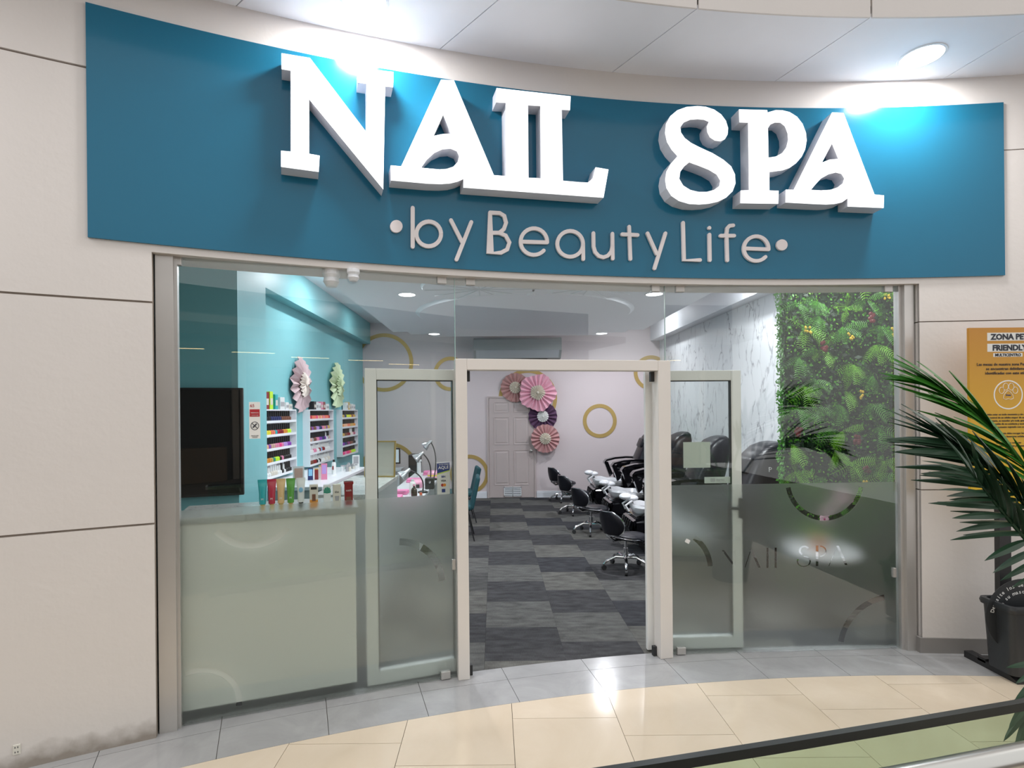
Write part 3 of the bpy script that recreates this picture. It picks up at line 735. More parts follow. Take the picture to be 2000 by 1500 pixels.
# air conditioner
ax0, ax1 = P(926, 680, YB).x, P(1093, 680, YB).x
ac = thing('air_conditioner', 'grey white split air conditioner mounted high on the back wall', 'air conditioner', ((ax0 + ax1) / 2, YB - .004, 2.84)); hw = (ax1 - ax0) / 2
m = MB().poly([[(0, .0), (-.20, .02), (-.34, .16), (-.34, .38), (-.28, .42), (0, .42)]], 0, 0, lambda u, v, d: Vector((-hw if d == 0 else hw, u, v))); m.build('body', 'desk_grey', ac)
MB().poly([[(-.205, .028), (-.212, .02), (-.352, .165), (-.343, .165)]], 0, 0, lambda u, v, d: Vector((-hw + .05 if d == 0 else hw - .05, u, v))).build('louvre', 'ac_white', ac)
MB().box(.1 * hw, .7 * hw, -.12, -.04, -.03, .008).build('drain_box', 'black_metal', ac)
# smoke detector
tag(MB().lathe([(0, 0), (.06, 0), (.06, -.02), (.04, -.045), (0, -.05)], 20).build('smoke_detector', 'base_white', None, at_z(1037, 570, dz)), 'small white smoke detector on the dropped salon ceiling', 'detector')
# motion sensors under the lintel
for px, py, s, lab in ((647, 540, 1, 'larger white dome security camera under the lintel'), (690, 538, .72, 'smaller white sensor under the lintel beside the dome camera')):
    p = at_z(px, py - 12, ZT); t = thing('ceiling_sensor', lab, 'sensor', (p.x, p.y, ZT))
    MB().lathe([(0, 0), (.055 * s, 0), (.055 * s, -.03 * s), (.045 * s, -.05 * s), (0, -.05 * s)], 18).build('base', 'base_white', t)
    MB().lathe([(.045 * s, -.05 * s), (.05 * s, -.075 * s), (.032 * s, -.105 * s), (0, -.11 * s)], 18).build('dome', 'base_white', t, smooth=True)

# paper rosettes
def rosette(name, label, cat, group, loc, r, n, outer, inner, rfac=.42, rz=0, sq=1.0, seed=1, waves=0):
    t = thing(name, label, cat, loc, rz, group); rd = random.Random(seed)
    def fan(mt, r0, r1, dep, y0, nm):
        m = MB(); vs = []; N2 = n * 2
        for i in range(N2):
            a = 2 * PI * i / N2
            rr = r1 * (1 + (.06 * math.sin(a * 5 + seed) if waves else 0))
            scal = rr * (.955 if i % 2 else 1.0)
            yy = -y0 - (dep if i % 2 else 0)
            vs += [(r0 * math.cos(a), -y0 - dep * .8, r0 * math.sin(a)), (rr * .55 * math.cos(a), yy - .005, rr * .55 * math.sin(a) * sq), (scal * math.cos(a), yy * .9, scal * math.sin(a) * sq)]
        fs = []
        for i in range(N2):
            j = (i + 1) % N2
            fs += [(3 * i, 3 * j, 3 * j + 1, 3 * i + 1), (3 * i + 1, 3 * j + 1, 3 * j + 2, 3 * i + 2)]
        m.add(vs, fs); return m.build(nm, mt, t)
    fan(outer, r * .04, r, r * .13, .02, 'outer_fan'); fan(inner, r * .02, r * rfac, r * .09, .02 + r * .14, 'inner_fan')
    MB().lathe([(0, 0), (r * .06, .004), (0, .012)], 12, M=Matrix.Translation((0, -.02 - r * .24, 0)) @ Matrix.Rotation(PI / 2, 4, 'X')).build('button', inner, t)
    return t
for (px, py, r, o, i_, lab, sd, wv, n) in [(1006.5, 757, 29, 'rose_paper', 'pale_paper', 'dusty rose paper rosette above the pink door', 1, 0, 17), (1049, 767, 36, 'hot_paper', 'pale_paper', 'largest bright pink paper rosette above the pink door', 2, 1, 20),
                                        (1060, 813, 28.5, 'plum_paper', 'paper', 'dark plum paper rosette beside the pink door', 3, 0, 17), (1064, 856, 28, 'blush_paper', 'pale_paper', 'blush paper rosette lowest beside the pink door', 4, 0, 18)]:
    p = P(px, py, YB - .04); rosette('paper_rosette', lab, 'rosette', 'paper rosettes by the door', (p.x, YB - .012 - (.105 if sd in (2, 4) else 0.0), p.z), r * YB / F, n, o, i_, .40, 0, 1, sd, wv)
    if sd in (2, 4): MB().cyl((0, 0, 0), (0, .114, 0), .03).build('wall_mount', 'p_white', [q for q in COL.objects if q.get('label') == lab][0])
for (px, py, o, i_, lab, sd) in [(583, 752, 'mauve_fan', 'cream_fan', 'mauve paper fan rosette on the teal wall above the first cabinet', 5), (654, 754, 'lime_fan', 'lime_fan', 'pale lime paper fan rosette on the teal wall above the third cabinet', 6)]:
    Yf = XL * F / (px - PX); p = P(px, py, Yf)
    rosette('paper_rosette', lab, 'rosette', 'paper rosettes on the teal wall', (XL + .012, Yf, p.z), .38 if sd == 5 else .39, 17, o, i_, .45, PI / 2, 1.0, sd, 1)

# wall cabinets with nail polish
pal = {0: [['black', 'navy', 'brown'], ['teal', 'yellow', 'coral', 'red', 'wine', 'orange', 'lime'], ['nude', 'peach', 'nude', 'rose', 'hot', 'lilac', 'purple'], ['gold2', 'orange', 'emerald', 'lime', 'rose', 'black', 'black'], ['white', 'white', 'cream', 'white', 'black', 'black']],
       1: [['coral', 'rose', 'hot', 'peach', 'coral', 'red'], ['brown', 'brown', 'lilac', 'navy', 'rose', 'purple', 'gold2'], ['nude', 'brown', 'rose', 'purple', 'navy', 'white', 'grey'], ['white', 'rose', 'white', 'sky', 'wine', 'wine', 'white'], ['brown', 'wine', 'black', 'white', 'white', 'cream']],
       2: [['gold2', 'navy', 'lime', 'yellow', 'orange', 'gold2'], ['orange', 'peach', 'coral', 'gold2', 'orange'], ['gold2', 'brown', 'wine', 'cream', 'rose'], ['purple', 'navy', 'wine', 'brown', 'black'], ['hot', 'rose', 'hot', 'coral', 'lime', 'lime']]}
capm = MB().lathe([(0, .030), (.0085, .030), (.0075, .068), (0, .068)], 8).mesh('cap', 'p_black')
capw = MB().lathe([(0, .030), (.0085, .030), (.0075, .068), (0, .068)], 8).mesh('cap', 'p_white')
bot = {}
def bottle_mesh(c):
    if c not in bot: bot[c] = MB().lathe([(0, 0), (.0165, 0), (.0175, .004), (.0175, .026), (.008, .032), (0, .032)], 8).mesh('nail_polish_bottle', 'p_' + c)
    return bot[c]
ordn = ['first', 'second', 'third']; shn = ['top', 'second', 'middle', 'fourth', 'bottom']
SC = 2.0
NTH = 'first second third fourth fifth sixth seventh eighth ninth tenth eleventh twelfth thirteenth fourteenth fifteenth'.split()
CN = dict(hot='hot pink', gold2='golden', sky='light blue', wine='dark red', emerald='emerald green', nude='nude beige', lime='lime green')
for ci, (y0, y1) in enumerate(((6.03, 7.14), (7.65, 8.79), (9.29, 10.36))):
    z0, z1, D = 1.03, 1.84, .10
    cb = thing('wall_cabinet', ordn[ci] + ' white open polish cabinet on the teal wall counting from the shop front', 'cabinet', (XL, y0, z0), 0, 'white polish cabinets on the teal wall')
    w_, h_ = y1 - y0, z1 - z0
    MB().box(0, .008, 0, w_, 0, h_).build('back_panel', 'salon_white', cb)
    for yy in (0, w_ - .016): MB().box(.008, D, yy, yy + .016, 0, h_).build('side_panel', 'salon_white', cb)
    MB().box(.008, D + .004, .016, w_ - .016, h_ - .016, h_).build('top_panel', 'salon_white', cb)
    hs = h_ / 5
    for k in range(5):
        zz = h_ - hs * (k + 1)
        MB().box(.008, D, .016, w_ - .016, zz, zz + .014).build('shelf', 'salon_white', cb)
        MB().box(D - .004, D, .016, w_ - .016, zz + .014, zz + .03).build('lip', 'salon_white', cb)
        n = 15; cols = pal[ci][k]; rr = random.Random(ci * 7 + k)
        for q in range(n):
            y = .055 + q * (w_ * .86) / n
            c = cols[min(int(q * len(cols) / n), len(cols) - 1)]
            if rr.random() < .2: c = rr.choice(cols)
            o = link('nail_polish_bottle', bottle_mesh(c), None, (XL + .056, y0 + y, z0 + zz + .0142), (0, 0, 0), (SC, SC, SC if c != 'white' else SC * .85))
            tag(o, '%s nail polish bottle, %s from left on %s shelf of the %s wall cabinet' % (CN.get(c, c), NTH[q], shn[k], ordn[ci]), 'bottle', '%s shelf polish of the %s cabinet' % (shn[k], ordn[ci]))
            link('cap', capw if (c in ('white', 'cream') or (ci == 1 and k > 2)) else capm, o)
# cartons and tubes on top of the cabinets
tops = [(6.25, 'wine', .10, .20), (6.37, 'lime', .09, .21), (6.52, 'teal', .08, .18), (6.70, 'white', .14, .15), (6.86, 'white', .1, .09), (6.98, 'cream', .1, .07),
        (7.92, 'black', .1, .12), (8.03, 'white', .1, .11), (8.14, 'white', .1, .1), (8.25, 'rose', .1, .12), (8.36, 'wine', .09, .12), (8.52, 'white', .14, .09),
        (9.66, 'white', .1, .13), (9.78, 'gold2', .1, .14), (9.90, 'cream', .1, .1), (10.02, 'white', .1, .11), (10.15, 'white', .12, .1)]
cnt = {}
for y, c, wd, h in tops:
    ci = 0 if y < 7.3 else (1 if y < 9 else 2)
    cnt[ci] = cnt.get(ci, 0) + 1
    t = thing('carton', '%s product carton, %s from the left on top of the %s cabinet' % (dict(wine='dark red', lime='lime green', teal='teal', white='white', cream='cream', black='black', rose='rose', gold2='golden').get(c), NTH[cnt[ci] - 1], ordn[ci]), 'carton', (XL + .055, y, 1.8402), 0, 'cartons on top of the %s cabinet' % ordn[ci])
    MB().box(-.035, .035, -wd / 2, wd / 2, 0, h, .003, 1).build('box', 'p_' + c, t)
    MB().box(.0352, .0362, -wd / 2 + .012, wd / 2 - .012, h * .25, h * .62).build('printed_panel', 'p_grey' if c in ('white', 'cream') else 'p_cream', t)

# black screen on the pillar
A = Vector((-3.4, 4.93, 0)); B = Vector((-2.46, 5.22, 0)); Mt, lt = frame_of(A, B)
tv = thing('wall_screen', 'large black glossy screen on the dark teal pillar behind the left glass', 'screen'); tv.matrix_world = Mt @ Matrix.Translation((0, -.0, 1.02))
x1s = lt + .05
MB().box(.02, x1s, -.06, -.004, 0, 1.02, .004).build('casing', 'black_metal', tv)
MB().box(.04, x1s - .022, -.0625, -.0595, .022, 1.0).build('glass', 'screen_black', tv)

# reception counter behind the left glass
Mi = MW1
desk = thing('reception_counter', 'pale counter with marble top close behind the left frosted glass', 'counter'); desk.matrix_world = MW1 @ Matrix.Translation((0, .05, 0))
xd, _ = to_pane(MW1, 697, 1300, .05)
MB().box(.02, xd, 0, .02, .06, 1.15).build('front_panel', 'desk_white', desk)
MB().box(xd - .02, xd, .02, .44, .06, 1.15).build('end_panel', 'desk_white', desk)
MB().box(.03, xd - .02, .03, .44, .0, .06).build('plinth', 'black_metal', desk)
MB().box(.02, xd - .02, .40, .42, .06, 1.15).build('back_panel', 'desk_white', desk)
MB().box(.0, xd + .02, -.015, .46, 1.15, 1.19, .004).build('marble_top', 'marble_top', desk)
# tubes and cartons on the counter
def on_desk(px, yl, z=1.19): 
    x, _ = to_pane(MW1, px, 985, yl); return MW1 @ Vector((x, yl, z))
rz1 = math.atan2((GB - GA).y, (GB - GA).x)
for px, c, lab in ((513, 'teal', 'turquoise'), (531, 'red', 'red'), (549, 'tan', 'golden tan'), (568, 'green', 'green'), (588, 'white', 'white')):
    t = thing('cosmetic_tube', lab + ' squeeze tube standing on its cap on the marble counter', 'tube', on_desk(px, .16), rz1, 'row of squeeze tubes on the counter')
    m = MB(); prof = [(.016, .034, .016), (.02, .036, .019), (.021, .10, .019), (.026, .16, .010), (.028, .178, .002), (.028, .19, .002)]
    rings = []
    for (rx, z, ry) in prof: rings += [(rx * math.cos(2 * PI * k / 14), ry * math.sin(2 * PI * k / 14), z) for k in range(14)]
    fs = [(14 * i + k, 14 * i + (k + 1) % 14, 14 * i + 14 + (k + 1) % 14, 14 * i + 14 + k) for i in range(len(prof) - 1) for k in range(14)] + [tuple(range(13, -1, -1)), tuple(range(14 * 5, 14 * 6))]
    m.add(rings, fs).build('body', 'p_' + c, t, smooth=True)
    MB().lathe([(0, 0), (.014, 0), (.014, .034), (0, .034)], 14).build('cap', 'p_gold2' if c != 'white' else 'p_black', t)
    if c == 'white': MB().ball((0, -.0215, .115), .013, .002, .016).build('blue_print', 'p_sky', t)
    else: text('letter_print', 'M', .018, 'text_white', t, (-.008, -.022, .062), ext=.0004)
for px, c, c_b, lab, wd, h in ((613, 'cream', 'orange', 'cream and orange carton with a black band', .052, .145), (639, 'white', 'emerald', 'white carton with a green leaf print', .044, .14), (658, 'cream', 'grey', 'cream carton with a grey cup print', .050, .14), (681, 'wine', 'red', 'dark red carton with pale lettering', .052, .155)):
    t = thing('product_carton', lab + ' on the marble counter', 'carton', on_desk(px, .14), rz1, 'row of cartons on the counter')
    MB().box(-wd / 2, wd / 2, -.02, .02, 0, h, .0015, 1).build('box', 'p_' + c, t)
    if c_b == 'orange':
        MB().box(-wd / 2 + .001, wd / 2 - .001, -.0212, -.0202, .002, .05).build('orange_band', 'p_orange', t); MB().box(-wd / 2 + .008, wd / 2 - .008, -.0212, -.0202, h - .03, h - .014).build('black_band', 'p_black', t)
        MB().box(-.011, .011, -.0216, -.0202, .04, .085).build('jar_print', 'p_brown', t)
    elif c_b == 'emerald':
        m = MB()
        for k in range(7):
            a = .3 + k * .42; m.poly([[(0, .085), (.03 * math.cos(a - .18), .085 + .036 * math.sin(a - .18)), (.022 * math.cos(a) * 1.9 * .55, .085 + .045 * math.sin(a)), (.03 * math.cos(a + .18), .085 + .036 * math.sin(a + .18))]], 0, 0, lambda u, v, d: Vector((max(-wd / 2, min(wd / 2, u)), -.0202 - (.001 if d else 0), v)))
        m.build('leaf_print', 'p_emerald', t)
    elif c_b == 'grey':
        MB().poly([[(-.014, .065), (.014, .065), (.011, .035), (-.011, .035)]], 0, 0, lambda u, v, d: Vector((u, -.0202 - (.001 if d else 0), v))).build('cup_print', 'p_grey', t)
        text('lettering', 'the', .02, 'ink', t, (-.014, -.0206, .085))
    else:
        MB().box(-wd / 2 - .004, wd / 2 + .004, -.024, .024, h - .02, h, .003, 1).build('lid', 'p_wine', t); text('lettering', 'HAPI', .016, 'text_white', t, (-.018, -.0206, .09)); MB().box(-.016, .016, -.0212, -.0202, .03, .055).build('label_block', 'p_brown', t)

# low product counter along the teal wall
lc = thing('product_counter', 'white topped grey product counter along the teal wall', 'counter', (XL + .003, 5.90, 0))
MB().box(.01, .78, .02, 2.06, .0, .95).build('body', 'desk_grey', lc); MB().box(.0, .82, .0, 2.1, .95, .99, .004).build('top', 'table_white', lc)
def onlow(px, X, z=.99):
    Y = X * F / (px - PX)
    return Vector((X, Y, z)) if Y < 7.9 else Vector((X * 7.88 / Y if X * 7.88 / Y > -2.6 else -2.6, 7.88 - .02 * (px % 7), z))
def card(px, X, wd, h, mt, lab, pm, rz, lean=.12):
    t = thing('display_card', lab, 'card', onlow(px, X), rz, 'display cards on the low counter'); 
    c = MB().box(-wd / 2, wd / 2, -.003, .003, 0, h).build('card', mt, t); c.rotation_euler = (-lean, 0, 0)
    MB().box(-wd * .36, wd * .36, -.0042, -.0032, h * .35, h * .9).build('picture', pm, c)
    s = MB().box(-.01, .01, .02, .05, 0, .004).build('foot', mt, t); return t
card(582, -2.15, .12, .22, 'p_white', 'white card with a hand picture on the low counter', 'p_nude', .35)
card(632, -2.05, .07, .20, 'p_rose', 'narrow pink leaning card on the low counter', 'p_lilac', .3, .35)
card(605, -2.2, .06, .15, 'p_navy', 'small dark leaning card on the low counter', 'p_sky', .3, .4)
card(697, -2.05, .10, .19, 'p_white', 'white card with a grey photo near the glass door', 'p_grey', .2)
t = thing('spray_bottle', 'tall white spray can standing on the low counter', 'bottle', onlow(651, -2.1))
MB().lathe([(0, 0), (.028, 0), (.028, .14), (.02, .158), (0, .16)], 16).build('body', 'p_white', t, smooth=True); MB().lathe([(0, .16), (.014, .16), (.014, .19), (0, .19)], 12).build('nozzle', 'p_black', t); MB().box(-.012, .006, -.0285, -.0275, .06, .11).build('label', 'p_wine', t)
for px, c, h, lab in ((617, 'wine', .12, 'slim dark red box on the low counter'), (625, 'cream', .14, 'slim cream box on the low counter')):
    t = thing('slim_box', lab, 'box', onlow(px, -2.15), .3); MB().box(-.022, .022, -.02, .02, 0, h, .002, 1).build('box', 'p_' + c, t); MB().box(-.022, .022, -.02, .02, h, h + .012, .002, 1).build('lid', 'p_gold2', t)
rr = random.Random(3)
for k in range(14):
    px = 658 + rr.uniform(0, 38); X = -1.93 - rr.uniform(0, .3); c = rr.choice(['white', 'cream', 'white', 'grey', 'emerald'])
    t = thing('cosmetic_jar', 'small pale jar in the cluster at the end of the low counter', 'jar', onlow(px, X), 0, 'cluster of small jars on the low counter')
    h = rr.uniform(.03, .07); MB().lathe([(0, 0), (.02, 0), (.02, h), (0, h)], 10).build('jar', 'p_' + c, t); MB().lathe([(0, h), (.021, h), (.021, h + .015), (0, h + .015)], 10).build('lid', 'p_grey', t)
# acrylic case with trinkets between the counters
p = P(681, 960, 4.35)
ca = thing('acrylic_case', 'clear acrylic display box behind the red carton', 'display case', (-1.13, 4.35, 0))
MB().box(-.14, .14, -.12, .12, 0, 1.0).build('pedestal', 'desk_grey', ca); MB().box(-.13, .13, -.11, .11, 1.0, 1.008).box(-.13, -.126, -.11, .11, 1.008, 1.19).box(.126, .13, -.11, .11, 1.008, 1.19).box(-.126, .126, -.11, -.106, 1.008, 1.19).box(-.126, .126, .106, .11, 1.008, 1.19).build('acrylic_walls', 'acrylic', ca)
m = MB()
for k in range(60): m.ball((rr.uniform(-.11, .11), rr.uniform(-.09, .09), 1.018 + rr.uniform(0, .06)), .012, .012, .008, 6)
o = m.build('trinkets', 'p_gold2'); o.location = (-1.13, 4.35, 0); tag(o, 'heap of small golden trinkets inside the acrylic box', 'trinkets', kind='stuff')

# grey marble-topped return desk with a gold framed board
rd_ = thing('return_desk', 'grey desk with marble top behind the left sliding door', 'desk', (-1.13, 4.9, 0))
MB().box(-.50, -.01, .02, 1.44, 0, 1.01).build('body', 'desk_grey', rd_); MB().box(-.52, .0, 0, 1.46, 1.01, 1.055, .004).build('marble_top', 'marble_top', rd_)
gf = thing('framed_board', 'gold framed board leaning on the grey marble desk', 'board', (-1.31, 6.18, 1.056), .0)
e = MB().box(-.17, .17, -.008, .008, .012, .40).build('board', 'paper_warm', gf); e.rotation_euler = (-.12, 0, -.12)
m = MB().box(-.18, .18, -.013, .011, 0, .014).box(-.18, .18, -.013, .011, .398, .412).box(-.18, -.166, -.013, .011, .014, .398).box(.166, .18, -.013, .011, .014, .398).build('frame', 'gold', gf); m.rotation_euler = (-.12, 0, -.12)
# manicure table
mt_ = thing('manicure_table', 'long white manicure table with lamps and pink towels', 'table', (-1.12, 5.9, 0))
# (starts beyond the return desk)
MB().box(-.24, .24, .55, 3.4, .71, .75, .004).build('table_top', 'table_white', mt_)
for y in (.6, 1.5, 2.4, 3.3): MB().box(-.21, .21, y, y + .035, 0, .71).build('side_panel', 'desk_grey', mt_)
MB().box(.18, .20, .635, 3.3, .1, .71).build('modesty_panel', 'desk_grey', mt_)
def desk_lamp(base, head, label, arch=False):
    t = thing('desk_lamp', label, 'lamp', base, 0, 'lamps on the manicure table'); b = Vector(base); h = Vector(head) - b
    MB().lathe([(0, 0), (.065, 0), (.065, .018), (.02, .03), (0, .03)], 18).build('base', 'black_metal', t)
    mid = Vector((h.x * .25 + .02, h.y * .4, h.z * .6)) if not arch else Vector((h.x * .4 + .08, h.y * .5, h.z * 1.25))
    pts = [Vector((0, 0, .02))] + [Vector((0, 0, .02)) * (1 - s) ** 2 + (mid + Vector((.07, 0, .05))) * 2 * s * (1 - s) + h * s * s for s in [i / 10 for i in range(1, 11)]]
    MB().tube(pts, .009, 8).build('gooseneck', 'black_metal', t, smooth=True)
    d = Vector((-.7, -.25, -.55)).normalized(); q = d.to_track_quat('Z', 'Y').to_matrix().to_4x4()
    MB().lathe([(0, -.02), (.022, -.02), (.028, .05), (.05, .08), (.072, .13), (.068, .13), (.045, .085), (0, .07)], 18, M=Matrix.Translation(h) @ q).build('shade', 'lamp_silver', t, smooth=True)
tz = .7505
desk_lamp((-.93, 7.0, tz), (-1.08, 6.85, 1.06), 'silver shaded desk lamp nearest on the manicure table')
desk_lamp((-.93, 7.75, tz), (-1.03, 7.75, 1.20), 'silver shaded desk lamp in the middle of the manicure table')
desk_lamp((-.93, 8.3, tz), (-1.0, 8.5, 1.32), 'silver shaded desk lamp farthest on the manicure table')
def soft(loc, wx, wy, h, lab, nm='pink_towel'):
    t = thing('folded_towel', lab, 'towel', loc, 0, 'pink towels on the manicure table')
    MB().box(-wx / 2, wx / 2, -wy / 2, wy / 2, 0, h * .48, h * .2, 3).build('lower_fold', 'pink_towel', t); MB().box(-wx / 2 + .006, wx / 2 - .004, -wy / 2 + .004, wy / 2, h * .5, h, h * .2, 3).build('upper_fold', 'pink_towel', t)
soft((-1.23, 6.58, tz), .20, .22, .03, 'bright pink folded towel nearest on the manicure table'); soft((-1.22, 6.95, tz), .22, .24, .04, 'second bright pink folded towel on the manicure table')
soft((-1.2, 8.1, tz), .22, .2, .05, 'pink folded towel by the middle lamp'); soft((-1.05, 9.0, tz), .26, .2, .06, 'pink folded towel at the far table end')
t = thing('amber_bottle', 'dark amber bottle with pink cap on the manicure table', 'bottle', (-.985, 6.62, tz)); MB().lathe([(0, 0), (.036, 0), (.038, .008), (.038, .09), (.025, .115), (.013, .125), (.013, .14), (0, .14)], 16).build('body', 'amber', t, smooth=True); MB().lathe([(0, .14), (.016, .14), (.016, .16), (0, .16)], 12).build('cap', 'pink_plastic', t)
t = thing('polish_pot', 'small orange pot beside the amber bottle', 'pot', (-.905, 6.64, tz)); MB().lathe([(0, 0), (.018, 0), (.018, .03), (0, .03)], 12).build('glass', 'p_nude', t); MB().lathe([(0, .03), (.0165, .03), (.0165, .055), (0, .055)], 12).build('cap', 'orange_cap', t)
t = thing('pump_bottle', 'white frosted bottle behind the amber bottle', 'bottle', (-1.03, 6.80, tz)); MB().lathe([(0, 0), (.04, 0), (.04, .15), (.025, .17), (0, .17)], 16).build('body', 'paper', t, smooth=True); MB().lathe([(0, .17), (.02, .17), (.018, .2), (0, .2)], 12).build('cap', 'p_white', t)
t = thing('dust_collector', 'black cube dust collector on the manicure table', 'device', (-.88, 7.35, tz)); MB().box(-.06, .06, -.06, .06, 0, .15, .012).build('body', 'black_metal', t); MB().lathe([(0, 0), (.02, 0), (.02, .006), (0, .006)], 12, M=Matrix.Translation((0, -.06, .1)) @ Matrix.Rotation(PI / 2, 4, 'X')).build('dial', 'chrome', t)
t = thing('nail_dryer', 'pink rounded nail drying lamp on the manicure table', 'nail lamp', (-1.08, 7.52, tz)); MB().lathe([(.09, 0), (.1, .02), (.09, .075), (.05, .105), (0, .11)], 18, sx=1, sy=1.1).build('shell', 'pink_plastic', t, smooth=True); MB().box(-.05, .05, -.115, -.085, .005, .05, .005).build('opening', 'black_metal', t)
t = thing('nail_dryer', 'yellow and pink nail drying lamp near the farthest desk lamp', 'nail lamp', (-.97, 8.62, tz)); MB().lathe([(.09, 0), (.1, .02), (.09, .075), (.05, .105), (0, .11)], 18).build('shell', 'pink_plastic', t, smooth=True); MB().lathe([(.094, .022), (.1, .026), (.098, .045), (.09, .045)], 18).build('band', 'p_yellow', t)
t = thing('white_bottle', 'tall white bottle with flat cap at the far table end', 'bottle', (-1.22, 8.76, tz)); MB().lathe([(0, 0), (.035, 0), (.035, .22), (.02, .24), (0, .24)], 14).build('body', 'p_white', t); MB().lathe([(0, .24), (.045, .24), (.045, .27), (0, .27)], 14).build('cap', 'p_white', t)
# monitor with a small stand at the back
t = thing('cashier_monitor', 'computer monitor on a small white stand by the back wall', 'monitor', (-2.03, 10.6, 0)); MB().box(-.24, .24, -.2, .2, .66, .70).build('stand_top', 'table_white', t); MB().box(-.2, -.16, -.18, .18, 0, .66).box(.16, .2, -.18, .18, 0, .66).build('stand_sides', 'table_white', t)
MB().box(-.19, .19, -.02, .02, .78, 1.09, .006).build('bezel', 'black_metal', t); MB().box(-.165, .165, -.024, -.019, .81, 1.06).build('display', 'monitor_lit', t); MB().box(-.03, .03, -.01, .02, .70, .79).build('neck', 'black_metal', t)
t = thing('computer_case', 'black computer case standing beside the monitor stand', 'computer', (-1.52, 10.4, 0)); MB().box(-.1, .1, -.2, .2, .02, .98, .01).build('case', 'black_metal', t); MB().box(-.08, .08, -.204, -.199, .6, .94).build('front_panel', 'rubber', t)
# technician chairs behind the table
def tech_chair(loc, rz, lab):
    t = thing('technician_chair', lab, 'chair', loc, rz, 'black chairs behind the manicure table')
    MB().ball((0, 0, .48), .23, .23, .05, 20).build('seat', 'black_leather', t, smooth=True)
    m = MB()
    n = 12; vs = []
    for i in range(n + 1):
        a = -1.0 + 2.0 * i / n
        for (r, z) in ((.25, .56), (.27, .94 - .10 * (2 * i / n - 1) ** 2), (.235, .94 - .10 * (2 * i / n - 1) ** 2), (.215, .56)): vs.append((-r * math.cos(a), r * math.sin(a), z))
    fs = [(4 * i + k, 4 * i + (k + 1) % 4, 4 * i + 4 + (k + 1) % 4, 4 * i + 4 + k) for i in range(n) for k in range(4)] + [(0, 1, 2, 3), (4 * n + 3, 4 * n + 2, 4 * n + 1, 4 * n)]
    m.add(vs, fs).build('backrest', 'black_leather', t)
    MB().tube([(-.272 * math.cos(-1 + 2 * i / n), .272 * math.sin(-1 + 2 * i / n), .945 - .10 * (2 * i / n - 1) ** 2) for i in range(n + 1)], .009, 6).build('chrome_trim', 'chrome', t, smooth=True)
    MB().cyl((0, 0, .1), (0, 0, .45), .025).build('column', 'chrome', t); MB().lathe([(0, 0), (.22, 0), (.22, .015), (.03, .05), (0, .1)], 20).build('base', 'chrome', t, smooth=True)
tech_chair((-1.60, 7.0, 0), 0, 'black curved chair with chrome rim nearest behind the manicure table')
tech_chair((-1.60, 8.15, 0), 0, 'black curved chair with chrome rim at the middle of the manicure table')
tech_chair((-1.60, 9.15, 0), 0, 'black curved chair with chrome rim at the far end of the manicure table')
# teal customer chairs
def teal_chair(loc, rz, lab):
    t = thing('client_chair', lab, 'chair', loc, rz, 'teal velvet chairs at the manicure table')
    MB().box(-.22, .22, -.23, .23, .42, .50, .03, 3).build('seat', 'teal_velvet', t)
    b = MB().box(.19, .25, -.22, .22, 0, .46, .028, 3).build('backrest', 'teal_velvet', t); b.location = (.0, 0, .48); b.rotation_euler = (0, .22, 0)
    for sx in (-1, 1):
        for sy in (-1, 1): MB().tube([(sx * .15, sy * .17, .42), (sx * .23 + .02, sy * .22, .0)], .009, 8).build('leg', 'black_metal', t)
    MB().tube([(-.2, -.205, .12), (.23, -.205, .12)], .006, 6).tube([(-.2, .205, .12), (.23, .205, .12)], .006, 6).build('stretcher', 'black_metal', t)
teal_chair((-.58, 8.9, 0), .15, 'teal velvet chair with thin black legs seen past the left door jamb')
teal_chair((-.55, 7.7, 0), .05, 'teal velvet chair behind the payment sticker on the left glass')

